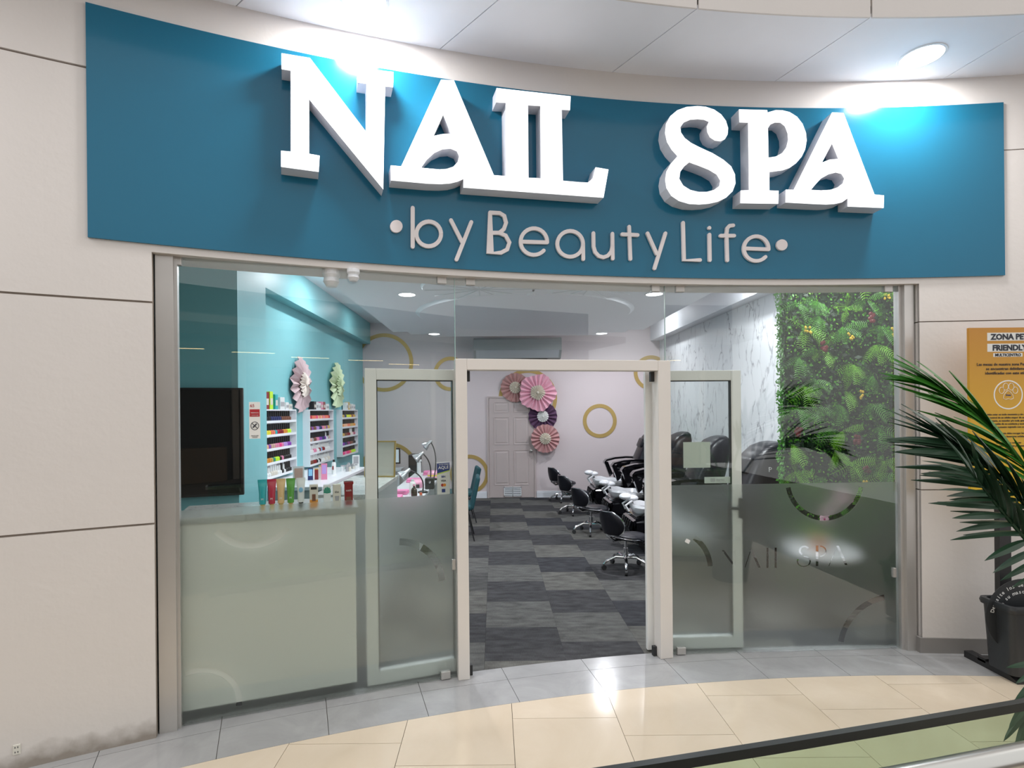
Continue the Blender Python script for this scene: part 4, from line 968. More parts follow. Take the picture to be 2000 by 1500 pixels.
# =================================================================== PEDICURE STATIONS
def pedi():
    t = thing('pedicure_chair', 'x', 'pedicure chair', (0, 0, 0), 0, 'black pedicure chairs along the marble wall')
    # base hull (front = -x)
    m = MB().poly([[(-.78, .06), (-.92, .22), (-.90, .44), (-.72, .52), (-.1, .46), (.55, .46), (.6, .06)]], 0, 0, lambda u, v, d: Vector((u, -.30 if d == 0 else .30, v)))
    bmesh.ops.bevel(m.bm, geom=m.bm.edges[:], offset=.04, segments=2, affect='EDGES'); m.build('base', 'black_gloss', t, smooth=True)
    MB().box(-.74, .5, -.26, .26, 0, .08).build('plinth', 'black_metal', t)
    # basin
    def rr_(sx, sy, n=28, p=3.0): return [(sx * math.copysign(abs(math.cos(2 * PI * i / n)) ** (2 / p), math.cos(2 * PI * i / n)), sy * math.copysign(abs(math.sin(2 * PI * i / n)) ** (2 / p), math.sin(2 * PI * i / n))) for i in range(n)]
    n = 28; vs = []; prof = [(.27, .20, .46), (.36, .27, .52), (.385, .295, .575), (.375, .285, .60), (.335, .25, .60), (.31, .225, .55), (.27, .19, .49), (.01, .01, .485)]
    for sx, sy, z in prof: vs += [(x * .8 - .56, y, z - .05 + (.03 if x < -.1 and z > .5 else 0)) for x, y in rr_(sx, sy)]
    fs = [(n * i + k, n * i + (k + 1) % n, n * i + n + (k + 1) % n, n * i + n + k) for i in range(len(prof) - 1) for k in range(n)] + [tuple(range(n - 1, -1, -1))]
    b = MB().add(vs, fs).build('basin', 'basin_white', t, smooth=True)
    for y in (-.1, .0, .1): MB().lathe([(0, 0), (.016, 0), (.014, .022), (0, .024)], 10, (-.84, y + .12, .582)).build('knob', 'chrome', b)
    f = MB().ball((-.93, 0, .675), .085, .085, .045, 18).ball((-.85, 0, .655), .085, .08, .042, 18).build('footrest', 'basin_white', t, smooth=True)
    for sy in (-1, 1): MB().tube([(-.86, sy * .06, .63), (-.95, sy * .08, .57), (-.91, sy * .09, .50)], .014, 8).build('bracket', 'basin_white', f, smooth=True)
    MB().lathe([(0, 0), (.03, 0), (.03, .012), (0, .014)], 14, M=Matrix.Translation((-.885, -.14, .34)) @ Matrix.Rotation(-PI / 2, 4, 'Y')).lathe([(0, 0), (.03, 0), (.03, .012), (0, .014)], 14, M=Matrix.Translation((-.885, .14, .34)) @ Matrix.Rotation(-PI / 2, 4, 'Y')).build('jet_knob', 'chrome', t)
    m = MB()
    for k in range(5): m.tube([(-.91, -.2 + .1 * k, .40), (-.935, -.17 + .09 * k, .3), (-.90, -.2 + .1 * k, .16)], .014, 6)
    m.build('hoses', 'black_gloss', t, smooth=True)
    # seat, sides, back
    MB().box(-.30, .26, -.25, .25, .47, .66, .05, 3).build('seat', 'black_leather', t, smooth=True)
    side = [(-.40, .44), (-.44, .66), (-.36, .80), (-.1, .84), (.22, .86), (.42, .74), (.40, .30), (-.1, .28)]
    for sy in (-1, 1):
        m = MB().poly([side], 0, 0, lambda u, v, d: Vector((u, sy * .26 if d == 0 else sy * .37, v)))
        bmesh.ops.bevel(m.bm, geom=m.bm.edges[:], offset=.03, segments=2, affect='EDGES'); m.build('side_shell', 'black_gloss', t, smooth=True)
        ar = [(-.60, .84), (-.56, .885), (-.4, .925), (-.2, .94), (.05, .93), (.22, .90)]
        q = MB(); 
        for (x0, z0), (x1, z1) in zip(ar, ar[1:]):
            q.add([(x0, sy * .25, z0), (x0, sy * .39, z0), (x1, sy * .39, z1), (x1, sy * .25, z1), (x0, sy * .25, z0 - .035), (x0, sy * .39, z0 - .035), (x1, sy * .39, z1 - .035), (x1, sy * .25, z1 - .035)], [(0, 1, 2, 3), (7, 6, 5, 4), (0, 3, 7, 4), (1, 5, 6, 2), (0, 4, 5, 1), (2, 6, 7, 3)])
        q.poly([[(-.60, .84), (-.53, .84), (-.44, .62), (-.50, .56)]], 0, 0, lambda u, v, d: Vector((u, sy * .28 if d == 0 else sy * .36, v))).build('armrest', 'black_gloss', t)
    # backrest: shaped side profile with a hooded head, rounded sections
    prof = [((-.04, .60), (.36, .56), .25), ((.03, .80), (.44, .76), .28), ((.12, 1.0), (.50, .98), .285), ((.20, 1.18), (.55, 1.18), .28), ((.26, 1.31), (.57, 1.33), .265), ((.34, 1.39), (.56, 1.42), .23), ((.42, 1.43), (.53, 1.45), .16)]
    vs = []; K = 16
    for (fx, fz), (bx, bz), hw_ in prof:
        for k in range(K):
            a = 2 * PI * k / K; ca_, sa = math.cos(a), math.sin(a)
            f_ = .5 + .5 * math.copysign(abs(ca_) ** .55, ca_); yy = hw_ * math.copysign(abs(sa) ** .55, sa)
            vs.append((fx - .2 + (bx - fx) * f_, yy, fz + (bz - fz) * f_))
    fs = [(K * i + k, K * i + (k + 1) % K, K * i + K + (k + 1) % K, K * i + K + k) for i in range(len(prof) - 1) for k in range(K)] + [tuple(range(K)), tuple(range(K * (len(prof) - 1), K * len(prof)))]
    bk = MB().add(vs, fs).build('backrest', 'black_leather', t, smooth=50)
    MB().box(-.045, .045, -.15, .15, -.09, .09, .035, 3, Matrix.Translation((.02, 0, 1.20)) @ Matrix.Rotation(.40, 4, 'Y')).build('head_pillow', 'black_leather', bk, smooth=True)
    lg = text('emblem', 'P', .07, 'text_white', bk, (.12, -.288, 1.16), ext=.002)
    MB().box(-.10, .18, -.52, -.40, .40, .42).box(-.10, .18, -.52, -.40, .50, .52).build('side_tray', 'black_gloss', t)
    MB().tube([(-.12, -.40, .60), (-.12, -.53, .60), (.2, -.53, .60), (.2, -.40, .60)], .009, 6).build('tray_rail', 'chrome', t)
    MB().box(-.12, -.10, -.53, -.40, .36, .60).box(.18, .20, -.53, -.40, .36, .60).build('tray_bracket', 'alu', t)
    return t
pc = pedi(); PYS = [5.62, 6.92, 8.26, 9.62]
pl = ['pedicure chair nearest the shop front with a pale P emblem beside the fern wall', 'second pedicure chair from the shop front seen behind the white paper square', 'third pedicure chair from the shop front', 'pedicure chair farthest back by the pink wall']
for i, y in enumerate(PYS):
    o = pc if i == 0 else dup(pc)
    o.location = (2.62, y + .1, 0); o['label'] = pl[i]
    if i:
        for b_ in [q for q in o.children if q.name.startswith('backrest')]:
            for e_ in [q for q in b_.children if q.name.startswith('emblem')]: bpy.data.objects.remove(e_)
for i, y in enumerate(PYS[2:3]):
    for k, c in enumerate(('yellow', 'cream', 'white')):
        t = thing('lotion_bottle', ['small yellow', 'small cream', 'small white'][k] + ' bottle in a pedicure chair tray', 'bottle', (2.60 + .08 * k, y - .36, .521)); MB().lathe([(0, 0), (.02, 0), (.02, .05), (.008, .06), (0, .06)], 10).build('body', 'p_' + c, t); MB().lathe([(0, .06), (.009, .06), (.009, .075), (0, .075)], 8).build('cap', 'p_white', t)

def stool():
    t = thing('pedicure_stool', 'x', 'stool', (0, 0, 0), 0, 'black rolling stools by the pedicure chairs')
    # saddle seat, front = +x
    n = 24; pts = [(.24 * math.cos(a) * (1.05 if math.cos(a) > 0 else .9), .205 * math.sin(a) * (1 + .12 * math.cos(a))) for a in [2 * PI * i / n for i in range(n)]]
    def zs(x, y): return .03 * (abs(x) / .24) ** 2 * (1 if x < 0 else -.55) - .035 * (abs(y) / .2) ** 2 * (1 if x > 0 else .2)
    vs = []
    for s_, dz_ in ((.01, .0), (.75, .0), (.97, -.012), (1, -.03), (.93, -.055), (.01, -.06)): vs += [(x * s_ + .02, y * s_, .405 + zs(x * s_, y * s_) + dz_) for x, y in pts]
    fs = [(n * i + k, n * i + (k + 1) % n, n * i + n + (k + 1) % n, n * i + n + k) for i in range(5) for k in range(n)]
    MB().add(vs, fs).build('seat', 'black_leather', t, smooth=60)
    MB().tube([(x * 1.01 + .02, y * 1.01, .405 + zs(x, y) - .034) for x, y in pts], .008, 6, closed=True).build('seat_trim', 'chrome', t, smooth=True)
    # backrest
    bp = []; hN = 9; wN = 9
    def bpt(i, j, off):
        s = -1 + 2 * j / (wN - 1); h = i / (hN - 1)
        wv = .215 * (math.sin(PI * (.14 + .78 * h)) ** .55)
        y = s * wv; x = -.235 + .09 * s * s * (wv / .2) - .05 * h + off; z = .42 + .255 * h
        return (x, y, z)
    vs = [bpt(i, j, 0) for i in range(hN) for j in range(wN)] + [bpt(i, j, -.028) for i in range(hN) for j in range(wN)]
    fs = []; o2 = hN * wN
    for i in range(hN - 1):
        for j in range(wN - 1):
            a = i * wN + j; fs += [(a, a + 1, a + wN + 1, a + wN), (o2 + a, o2 + a + wN, o2 + a + wN + 1, o2 + a + 1)]
    rim = [j for j in range(wN)] + [i * wN + wN - 1 for i in range(1, hN)] + [(hN - 1) * wN + j for j in range(wN - 2, -1, -1)] + [i * wN for i in range(hN - 2, 0, -1)]
    for a, b in zip(rim, rim[1:] + rim[:1]): fs.append((a, o2 + a, o2 + b, b))
    MB().add(vs, fs).build('backrest', 'black_leather', t, smooth=60)
    MB().tube([Vector(vs[a]) * .5 + Vector(vs[a + o2]) * .5 for a in rim], .009, 6, closed=True).build('back_trim', 'chrome', t, smooth=True)
    MB().tube([(-.245, 0, .50), (-.25, 0, .40), (-.16, 0, .335), (0, 0, .34)], .017, 8).build('back_bar', 'chrome', t, smooth=True)
    MB().cyl((0, 0, .11), (0, 0, .24), .026).cyl((0, 0, .24), (0, 0, .355), .017).build('column', 'chrome', t)
    MB().tube([(0, 0, .325), (.02, -.12, .32), (.03, -.2, .315)], .006, 6).build('lever', 'chrome', t)
    for k in range(5):
        a = 2 * PI * k / 5 + .3; c_, s_ = math.cos(a), math.sin(a)
        lg = MB().tube([(.02 * c_, .02 * s_, .135), (.12 * c_, .12 * s_, .145), (.22 * c_, .22 * s_, .10), (.255 * c_, .255 * s_, .062)], [.016, .018, .016, .011], 8).build('leg', 'chrome', t, smooth=True)
        MB().cyl((.255 * c_ - .014 * s_, .255 * s_ + .014 * c_, .028), (.255 * c_ + .014 * s_, .255 * s_ - .014 * c_, .028), .028, n=14).cyl((.255 * c_, .255 * s_, .03), (.255 * c_, .255 * s_, .065), .010).build('caster', 'rubber', lg)
    return t
st = stool()
for i, (x, y, rz, lab) in enumerate([(1.47, 6.12, .42, 'black rolling stool with chrome trim nearest the doorway'), (1.40, 7.92, .42, 'second black rolling stool from the doorway'), (1.38, 9.42, .4, 'third black rolling stool from the doorway'), (1.34, 10.72, .4, 'farthest black rolling stool by the white baseboard')]):
    o = st if i == 0 else dup(st)
    o.location = (x, y, 0); o.rotation_euler = (0, 0, rz); o['label'] = lab

# =================================================================== FERN WALL
fw = thing('fern_wall', 'tall artificial plant wall of ferns and dark leaves behind the right glass', 'plant wall', (2.79, 5.20, 0))
FWX = 1.46
MB().box(0, FWX, -.0, .045, 0, 3.2).box(0, .16, .045, .09, 0, 3.2).build('backing', 'leaf_dark', fw)
rg = random.Random(11)
def leafcloud(n, mt, name, smin, smax, dep):
    m = MB(); vs = []; fs = []
    for k in range(n):
        x, z = rg.uniform(-.02, FWX), rg.uniform(.05, 3.2); y = -rg.uniform(.0, dep); s = rg.uniform(smin, smax); a = rg.uniform(0, 2 * PI)
        u = Vector((math.cos(a), rg.uniform(-.7, .2), math.sin(a))).normalized(); v = u.cross(Vector((rg.uniform(-.4, .4), -1, rg.uniform(-.4, .4)))).normalized()
        c = Vector((x, y, z)); b = len(vs)
        vs += [c, c + u * s * .5 + v * s * .3, c + u * s, c + u * s * .5 - v * s * .3]; fs.append((b, b + 1, b + 2, b + 3))
    o = m.add(vs, fs).build(name, mt, fw); o['kind'] = 'stuff'; return o
m = MB(); vs = []; fs = []
for k in range(1500):
    c = Vector((-rg.uniform(0, .03), rg.uniform(-.02, .09), rg.uniform(.1, 3.15))); s_ = rg.uniform(.02, .045); a = rg.uniform(0, 2 * PI); b = len(vs)
    u = Vector((-.5, math.cos(a), math.sin(a))).normalized(); v = u.cross(Vector((-1, rg.uniform(-.5, .1), 0))).normalized()
    vs += [c, c + u * s_ * .5 + v * s_ * .3, c + u * s_, c + u * s_ * .5 - v * s_ * .3]; fs.append((b, b + 1, b + 2, b + 3))
m.add(vs, fs).build('edge_leaves', 'leaf_mid', fw)['kind'] = 'stuff'
leafcloud(7000, 'leaf_dark', 'dark_leaves', .03, .07, .07); leafcloud(3200, 'leaf_mid', 'green_leaves', .02, .045, .10); leafcloud(1600, 'leaf_lime', 'bright_leaves', .015, .03, .10)
def frond_mesh(mt, n=15, droop=.5, wd=.26):
    m = MB(); vs = []; fs = []
    def mid(s): return Vector((s, 0, .35 * s - droop * s * s))
    for i in range(n):
        s = .06 + .94 * i / n; l = wd * math.sin(PI * (.12 + .86 * (1 - s) ** .8)) ** .8 * (1 - .25 * s); p = mid(s)
        for sg in (-1, 1):
            b = len(vs); tip = p + Vector((l * .45, sg * l, -.10 * l)); q = p + Vector((l * .12, sg * l * .5, 0)); wv = Vector((.017, 0, .004))
            vs += [p - wv * .5, q - wv * .9, tip, q + wv * 1.1, p + wv * .5]; fs.append((b, b + 1, b + 2, b + 3, b + 4))
    for i in range(6):
        b = len(vs); p, q = mid(i / 6), mid((i + 1) / 6); h = Vector((0, .008, 0))
        vs += [p - h, q - h, q + h, p + h]; fs.append((b, b + 1, b + 2, b + 3))
    return m.add(vs, fs).mesh('fern_frond', mt)
FM = [frond_mesh('leaf_lime', 12, .55, .30), frond_mesh('leaf_mid', 11, .7, .34), frond_mesh('leaf_mid', 13, .45, .26), frond_mesh('leaf_lime', 11, .8, .36)]
cl_ = 0
clusters = [(.10 + .24 * (i % 6) + rg.uniform(-.09, .09), .75 + .25 * (i // 6) + rg.uniform(-.08, .08) + (.11 if i % 2 else 0)) for i in range(6 * 10)]
for ci, (x, z) in enumerate(clusters):
    mt = rg.choice([0, 1, 2, 3, 0])
    for k in range(rg.choice([4, 5, 5])):
        a = rg.uniform(0, 2 * PI) if rg.random() < .4 else -PI / 2 + rg.uniform(-1.2, 1.2); L_ = rg.uniform(.13, .23)
        d = Vector((math.cos(a), -.45, math.sin(a))).normalized(); nrm = Vector((0, -1, .2)); sd_ = nrm.cross(d).normalized(); up_ = d.cross(sd_)
        R_ = Matrix((d, sd_, up_)).transposed().to_euler()
        link('fern_frond', FM[mt], fw, (min(max(x, .0), FWX - .05), -.05 - rg.uniform(0, .04), z), R_, (L_, L_, L_))
for k in range(16):
    x, z = rg.uniform(.05, 1.1), rg.uniform(1.0, 2.9); m = MB()
    red = k % 2
    for q in range(7): m.ball((rg.uniform(-.03, .03), rg.uniform(-.02, .0), rg.uniform(-.04, .04)), .012 if not red else .022, .01, .014 if not red else .02, 6)
    m.build('red_leaf_tuft' if red else 'yellow_flower', 'leaf_red' if red else 'flower_yellow', fw, (x, -.11, z))

# orchid on a round white table
ot = thing('side_table', 'round white side table behind the right frosted glass', 'table', (2.78, 4.62, 0)); MB().lathe([(0, .55), (.27, .55), (.28, .57), (.27, .59), (0, .59)], 30).build('top', 'table_white', ot, smooth=True); MB().cyl((0, 0, .02), (0, 0, .55), .03).build('column', 'black_metal', ot); MB().lathe([(0, 0), (.17, 0), (.17, .02), (0, .02)], 24).build('foot', 'black_metal', ot)
og = thing('potted_orchid', 'pink orchid in a copper pot on the round white table', 'plant', (2.74, 4.60, .5905)); MB().lathe([(0, 0), (.05, 0), (.07, .13), (.064, .13), (.05, .1), (0, .1)], 20).build('pot', 'copper', og, smooth=True)
sp = [(0, 0, .1), (.02, 0, .25), (.08, 0, .38), (.20, 0, .47)]
MB().tube(sp, .005, 6).build('stem', 'leaf_mid', og)
for k, a in enumerate((.4, 2.3, 3.6, 5.2)): MB().add([(0, 0, .1), (.08 * math.cos(a) - .02 * math.sin(a), .08 * math.sin(a) + .02 * math.cos(a), .15), (.18 * math.cos(a), .18 * math.sin(a), .12), (.08 * math.cos(a) + .02 * math.sin(a), .08 * math.sin(a) - .02 * math.cos(a), .15)], [(0, 1, 2, 3)]).build('leaf', 'leaf_mid', og)
for k, (x, z) in enumerate(((.03, .27), (.06, .33), (.11, .37), (.14, .43), (.20, .46), (.17, .50), (.24, .43))):
    f = MB()
    for q in range(5):
        a = 2 * PI * q / 5 + k; f.ball((.022 * math.cos(a), 0, .022 * math.sin(a)), .02, .005, .02, 8)
    o = f.build('flower', 'orchid', og, (x, -.03, z)); MB().ball((0, -.008, 0), .008, .006, .008, 8).build('flower_core', 'orchid_core', o)

# =================================================================== STICKERS ON THE GLASS
def sticker(M, px0, py0, px1, py1, off, name, label, mt, cat='sign'):
    x0, z0 = to_pane(M, px0, py1, off); x1, z1 = to_pane(M, px1, py0, off)
    t = thing(name, label, cat); t.matrix_world = M @ Matrix.Translation((x0, off, z0))
    MB().box(0, x1 - x0, 0, .001, 0, z1 - z0).build('sheet', mt, t); return t, x1 - x0, z1 - z0
t, w_, h_ = sticker(MW1, 487, 785, 508, 857, -.0062, 'no_smoking_sign', 'narrow white no smoking sticker on the left glass', 'paper')
MB().box(.003, w_ - .003, -.0006, 0, h_ * .60, h_ * .80).build('red_band', 'ink_red', t)
text('lettering', 'TERMINOS', w_ * .15, 'text_white', t, (w_ / 2, -.0008, h_ * .69), align='CENTER'); text('lettering', 'Y CONDICIONES', w_ * .09, 'text_white', t, (w_ / 2, -.0008, h_ * .63), align='CENTER')
text('number', '65', w_ * .42, 'ink_red', t, (w_ * .08, -.0008, h_ * .86)); text('lettering', 'ESPACIO LIBRE', w_ * .1, 'ink', t, (w_ / 2, -.0008, h_ * .07), align='CENTER'); text('lettering', 'DE HUMO', w_ * .1, 'ink', t, (w_ / 2, -.0008, h_ * .03), align='CENTER')
R_ = w_ * .38
MB().poly([[(w_ / 2 + R_ * math.cos(i * .2618), h_ * .35 + R_ * 1.1 * math.sin(i * .2618)) for i in range(24)], [(w_ / 2 + R_ * .86 * math.cos(i * .2618), h_ * .35 + R_ * .96 * math.sin(i * .2618)) for i in range(24)]], 0, 0, lambda u, v, d: Vector((u, -.0008 + .0005 * d, v))).build('ring_mark', 'ink', t)
MB().tube([(w_ / 2 - R_ * .65, -.0006, h_ * .35 + R_ * .65), (w_ / 2 + R_ * .65, -.0006, h_ * .35 - R_ * .65)], .0022, 6).tube([(w_ / 2 + R_ * .45, -.0006, h_ * .35 + R_ * .55), (w_ / 2 - R_ * .45, -.0006, h_ * .35 - R_ * .45)], .004, 6).build('cigarette_mark', 'ink', t)
# payment sticker on the sliding leaf
t, w_, h_ = sticker(MW1, 854, 903, 878, 966, .0775, 'payment_sticker', 'white card payment sticker with blue AQUI top on the left glass door', 'paper')
MB().poly([[(0, h_ * .66), (w_, h_ * .76), (w_, h_), (0, h_ * .98)]], 0, 0, lambda u, v, d: Vector((u, -.0006 + .0005 * d, v))).build('blue_top', 'ink_blue', t)
MB().poly([[(0, h_ * .62), (w_, h_ * .725), (w_, h_ * .76), (0, h_ * .66)]], 0, 0, lambda u, v, d: Vector((u, -.0006 + .0005 * d, v))).build('lime_stripe', 'ink_lime', t)
text('lettering', 'AQUÍ', w_ * .33, 'text_white', t, (w_ / 2, -.0008, h_ * .80), align='CENTER', bold=.0006); text('lettering', 'PAGA CON', w_ * .14, 'text_white', t, (w_ / 2, -.0008, h_ * .92), align='CENTER')
text('lettering', 'BIN', w_ * .2, 'ink_blue', t, (w_ / 2, -.0008, h_ * .53), align='CENTER', bold=.0006); text('lettering', 'VISA', w_ * .2, 'ink', t, (w_ / 2, -.0008, h_ * .40), align='CENTER', bold=.0004)
MB().poly([[(w_ * .42 + w_ * .12 * math.cos(i * .4), h_ * .29 + w_ * .12 * math.sin(i * .4)) for i in range(16)]], 0, 0, lambda u, v, d: Vector((u, -.0006 + .0005 * d, v))).build('red_disc', 'ink_red', t)
MB().poly([[(w_ * .58 + w_ * .12 * math.cos(i * .4), h_ * .29 + w_ * .12 * math.sin(i * .4)) for i in range(16)]], 0, 0, lambda u, v, d: Vector((u, -.0009 + .0005 * d, v))).build('orange_disc', 'ink_orange', t)
MB().box(w_ * .36, w_ * .64, -.0006, 0, h_ * .06, h_ * .17).build('blue_square', 'ink_blue', t)
# blank notices on the right leaf
t, w_, h_ = sticker(MW3, 1335, 863, 1387, 914, .0775, 'paper_notice', 'blank pale square of paper on the right glass door', 'sage'); MB().box(0, w_, .0012, .002, h_ - .008, h_).build('tape', 'paper', t)
t, w_, h_ = sticker(MW3, 1376, 931, 1429, 944, .0775, 'barcode_label', 'long pale label strip low on the right glass door', 'sage')
m = MB(); 
for k in range(6): m.box(w_ * .22 + k * .006, w_ * .22 + k * .006 + .003, -.0006, 0, h_ * .2, h_ * .8)
m.build('bar_marks', 'p_grey', t); text('lettering', 'Ingreso', h_ * .45, 'p_grey', t, (w_ * .44, -.0007, h_ * .4)); MB().box(w_ * .44, w_ * .8, -.0006, 0, h_ * .18, h_ * .24).build('text_line', 'p_grey', t)
x, z = to_pane(MW3, 1343, 1057, -.006)
t = thing('tape_scrap', 'small white scrap of tape on the right frosted glass', 'tape'); t.matrix_world = MW3 @ Matrix.Translation((x, -.0062, z)); o = MB().box(-.017, .017, 0, .001, -.014, .014).build('scrap', 'text_white', t); o.rotation_euler = (0, .5, 0)
MB().box(-.012, .012, -.0006, .0, -.003, .003).build('crease', 'paper', o)

# =================================================================== OUTSIDE THINGS
# wall outlet
th, z = on_arc(33, 1463, RW)
t = thing('wall_outlet', 'cream power outlet low on the left wall', 'outlet', arc(th, RW - .001, z), -th)
MB().box(-.016, .016, -.006, 0, -.026, .026, .003).build('cover', 'outlet', t)
for zz in (-.012, .012): MB().box(-.007, -.004, -.0068, -.0058, zz - .004, zz + .004).box(.004, .007, -.0068, -.0058, zz - .004, zz + .004).build('slot', 'ink', t)
# poster stand with bin
PXc = 3.52; PYp = 3.70
ps = thing('poster_stand', 'tall yellow pet zone notice board on a black metal stand', 'sign stand', (PXc, 3.76, 0))
MB().box(-.045, .035, -.02, .02, .05, 1.5).build('post', 'black_metal', ps)
for x in (-.13, .13):
    MB().poly([[(-.26, 0), (-.26, .012), (-.17, .045), (.14, .045), (.14, 0)]], 0, 0, lambda u, v, d: Vector((x - .03 if d == 0 else x + .03, u, v))).build('foot', 'black_metal', ps)
MB().box(-.16, .16, -.03, .03, .03, .06).build('cross_bar', 'black_metal', ps)
pw, pz0, pz1 = .525, 1.115, 2.335
bd = MB().box(-pw / 2, pw / 2, -.045, -.025, pz0, pz1).build('poster', 'poster_print', ps)
yq = -.0458
MB().box(-.14, .165, yq, yq + .0008, 2.245, 2.30, .0).box(-.14, .165, yq, yq + .0008, 2.17, 2.225).box(-.1, .1, yq, yq + .0008, 2.135, 2.16).build('caption_patch', 'paper', bd)
def pt(s, size, z, bold=0, mt='ink', x=.0): text('lettering', s, size, mt, bd, (x, yq - .0008, z), align='CENTER', bold=bold)
pt('ZONA PET', .053, 2.254, .0022, x=.012); pt('FRIENDLY', .053, 2.179, .0022, x=.012); pt('MULTICENTRO', .026, 2.139, .0008)
for i, s in enumerate(('Las mesas de nuestra zona Pet Friendly', 'se encuentran debidamente', 'identificadas con este sticker')): pt(s, .027, 2.075 - .03 * i, .0002)
m = MB().poly([[(.1 * math.cos(i * PI / 20), 1.875 + .1 * math.sin(i * PI / 20)) for i in range(40)], [(.092 * math.cos(i * PI / 20), 1.875 + .092 * math.sin(i * PI / 20)) for i in range(40)]], 0, 0, lambda u, v, d: Vector((u, yq + .0006 * d, v)))
for (cx_, cz_, rx, rz_) in ((-.045, .03, .017, .022), (-.017, .055, .018, .024), (.021, .055, .018, .024), (.048, .03, .017, .022)):
    m.tube([(cx_ + rx * math.cos(i * PI / 8), yq, 1.875 + cz_ + rz_ * math.sin(i * PI / 8)) for i in range(16)], .0016, 5, closed=True)
m.tube([(q[0], yq, 1.875 + q[1]) for q in ((-.035, -.025), (-.03, .0), (-.012, .022), (0, .028), (.012, .022), (.03, 0), (.035, -.025), (.018, -.032), (0, -.026), (-.018, -.032))], .0016, 5, closed=True)
m.build('paw_emblem', 'text_white', bd)
pt('Zona', .016, 1.868, .0003, 'ink_blue')
for i, s in enumerate(('El perro debe estar en todo momento y sin excepción bajo', 'el control de un adulto mayor de edad, el', 'propietario, su tenedor y/o toda quien es el', 'responsable de su conducta y acciones', 'en todo momento sujetado con correa.', '', 'Si la mascota debe recoger los', 'desechos en las basureras señaladas.', '', 'El perro tenga contacto', 'pero no permitido junto permanecer', 'ninguno', '', 'aceptadas')):
    if s: pt(s, .0175, 1.735 - .0215 * i, .0001)
# bin
bn = thing('waste_bin', 'dark grey plastic waste bin under the yellow notice board', 'bin', (3.52, 3.60, .048))
def rrect(sx, sy, r, n=5):
    L = []
    for cx_, cy_, a0 in ((sx - r, sy - r, 0), (-sx + r, sy - r, PI / 2), (-sx + r, -sy + r, PI), (sx - r, -sy + r, 1.5 * PI)):
        for i in range(n + 1): L.append((cx_ + r * math.cos(a0 + i * PI / 2 / n), cy_ + r * math.sin(a0 + i * PI / 2 / n)))
    return L
vs = []; prof = [(.185, .10, 0), (.205, .115, .41), (.218, .125, .415), (.222, .13, .435), (.218, .125, .455), (.195, .105, .455), (.19, .10, .40), (.165, .085, .02)]; n = 24
for sx, sy, z in prof: vs += [(x, y, z) for x, y in rrect(sx, sy, .04)]
fs = [(n * i + k, n * i + (k + 1) % n, n * i + n + (k + 1) % n, n * i + n + k) for i in range(len(prof) - 1) for k in range(n)] + [tuple(range(n - 1, -1, -1)), tuple(range(n * 7, n * 8))]
MB().add(vs, fs).build('body', 'bin_dark', bn, smooth=30)
pa = MB()
for (cx_, cz_, rx) in ((0, 0, .028), (-.035, .035, .013), (-.013, .05, .014), (.013, .05, .014), (.035, .035, .013)): pa.poly([[(cx_ + .06 + rx * math.cos(i * .4), .22 + cz_ + rx * math.sin(i * .4)) for i in range(16)]], 0, 0, lambda u, v, d: Vector((u, -.115 + .002 * d, v)))
pa.build('paw_mark', 'text_white', bn)
dk = thing('round_notice', 'round black notice standing in the waste bin', 'sign', (3.50, 3.60, .40)); rd2 = .25
e = MB().poly([[(rd2 * math.cos(i * PI / 24), rd2 * math.sin(i * PI / 24)) for i in range(48)]], 0, 0, lambda u, v, d: Vector((u, .004 * d, v))).build('disc', 'p_navy', dk); e.data.materials[0] = M_['bin_dark']
def arctext(s, r, size, a_start, step, bold=.0004):
    a = a_start
    for ch in s:
        if ch != ' ': text('lettering', ch, size, 'text_white', e, (r * math.cos(a), -.001, r * math.sin(a)), (PI / 2, -(a - PI / 2), 0), align='CENTER', bold=bold)
        a -= step
arctext('Deposite los desechos', .20, .034, 2.95, .095); arctext('de su mascota', .155, .034, 2.72, .125)
text('lettering', 'AQUÍ', .085, 'text_white', e, (-.11, -.001, -.02), align='LEFT', bold=.004)

# potted palm at the right
pp = thing('potted_palm', 'potted palm with arching green fronds in front of the yellow notice', 'plant', (2.62, 2.30, 0))
B0 = Vector(pp.location)
MB().lathe([(0, 0), (.17, 0), (.22, .42), (.23, .45), (.205, .45), (.19, .40), (0, .40)], 24).build('pot', 'pot_grey', pp, smooth=True)
MB().lathe([(0, .40), (.19, .40), (.18, .415), (0, .42)], 20).build('soil', 'soil', pp)
MB().tube([(0, 0, .41), (.01, 0, .6), (0, .01, .82)], [.035, .03, .022], 10).build('trunk', 'stem_brown', pp, smooth=True)
def leaflet_mesh(mt):
    m = MB(); n = 7; vs = []
    for i in range(n + 1):
        s = i / n; h = .082 * (math.sin(PI * min(1, .06 + s * .94)) ** .6) * (1 - .45 * s); z = -.16 * s * s
        vs += [(s, -h, z - h * .25), (s, 0, z + .008), (s, h, z - h * .25)]
    fs = []
    for i in range(n): fs += [(3 * i, 3 * i + 3, 3 * i + 4, 3 * i + 1), (3 * i + 1, 3 * i + 4, 3 * i + 5, 3 * i + 2)]
    return m.add(vs, fs).mesh('leaflet', mt, True)
LM = {k: leaflet_mesh(k) for k in ('palm_light', 'palm_dark')}
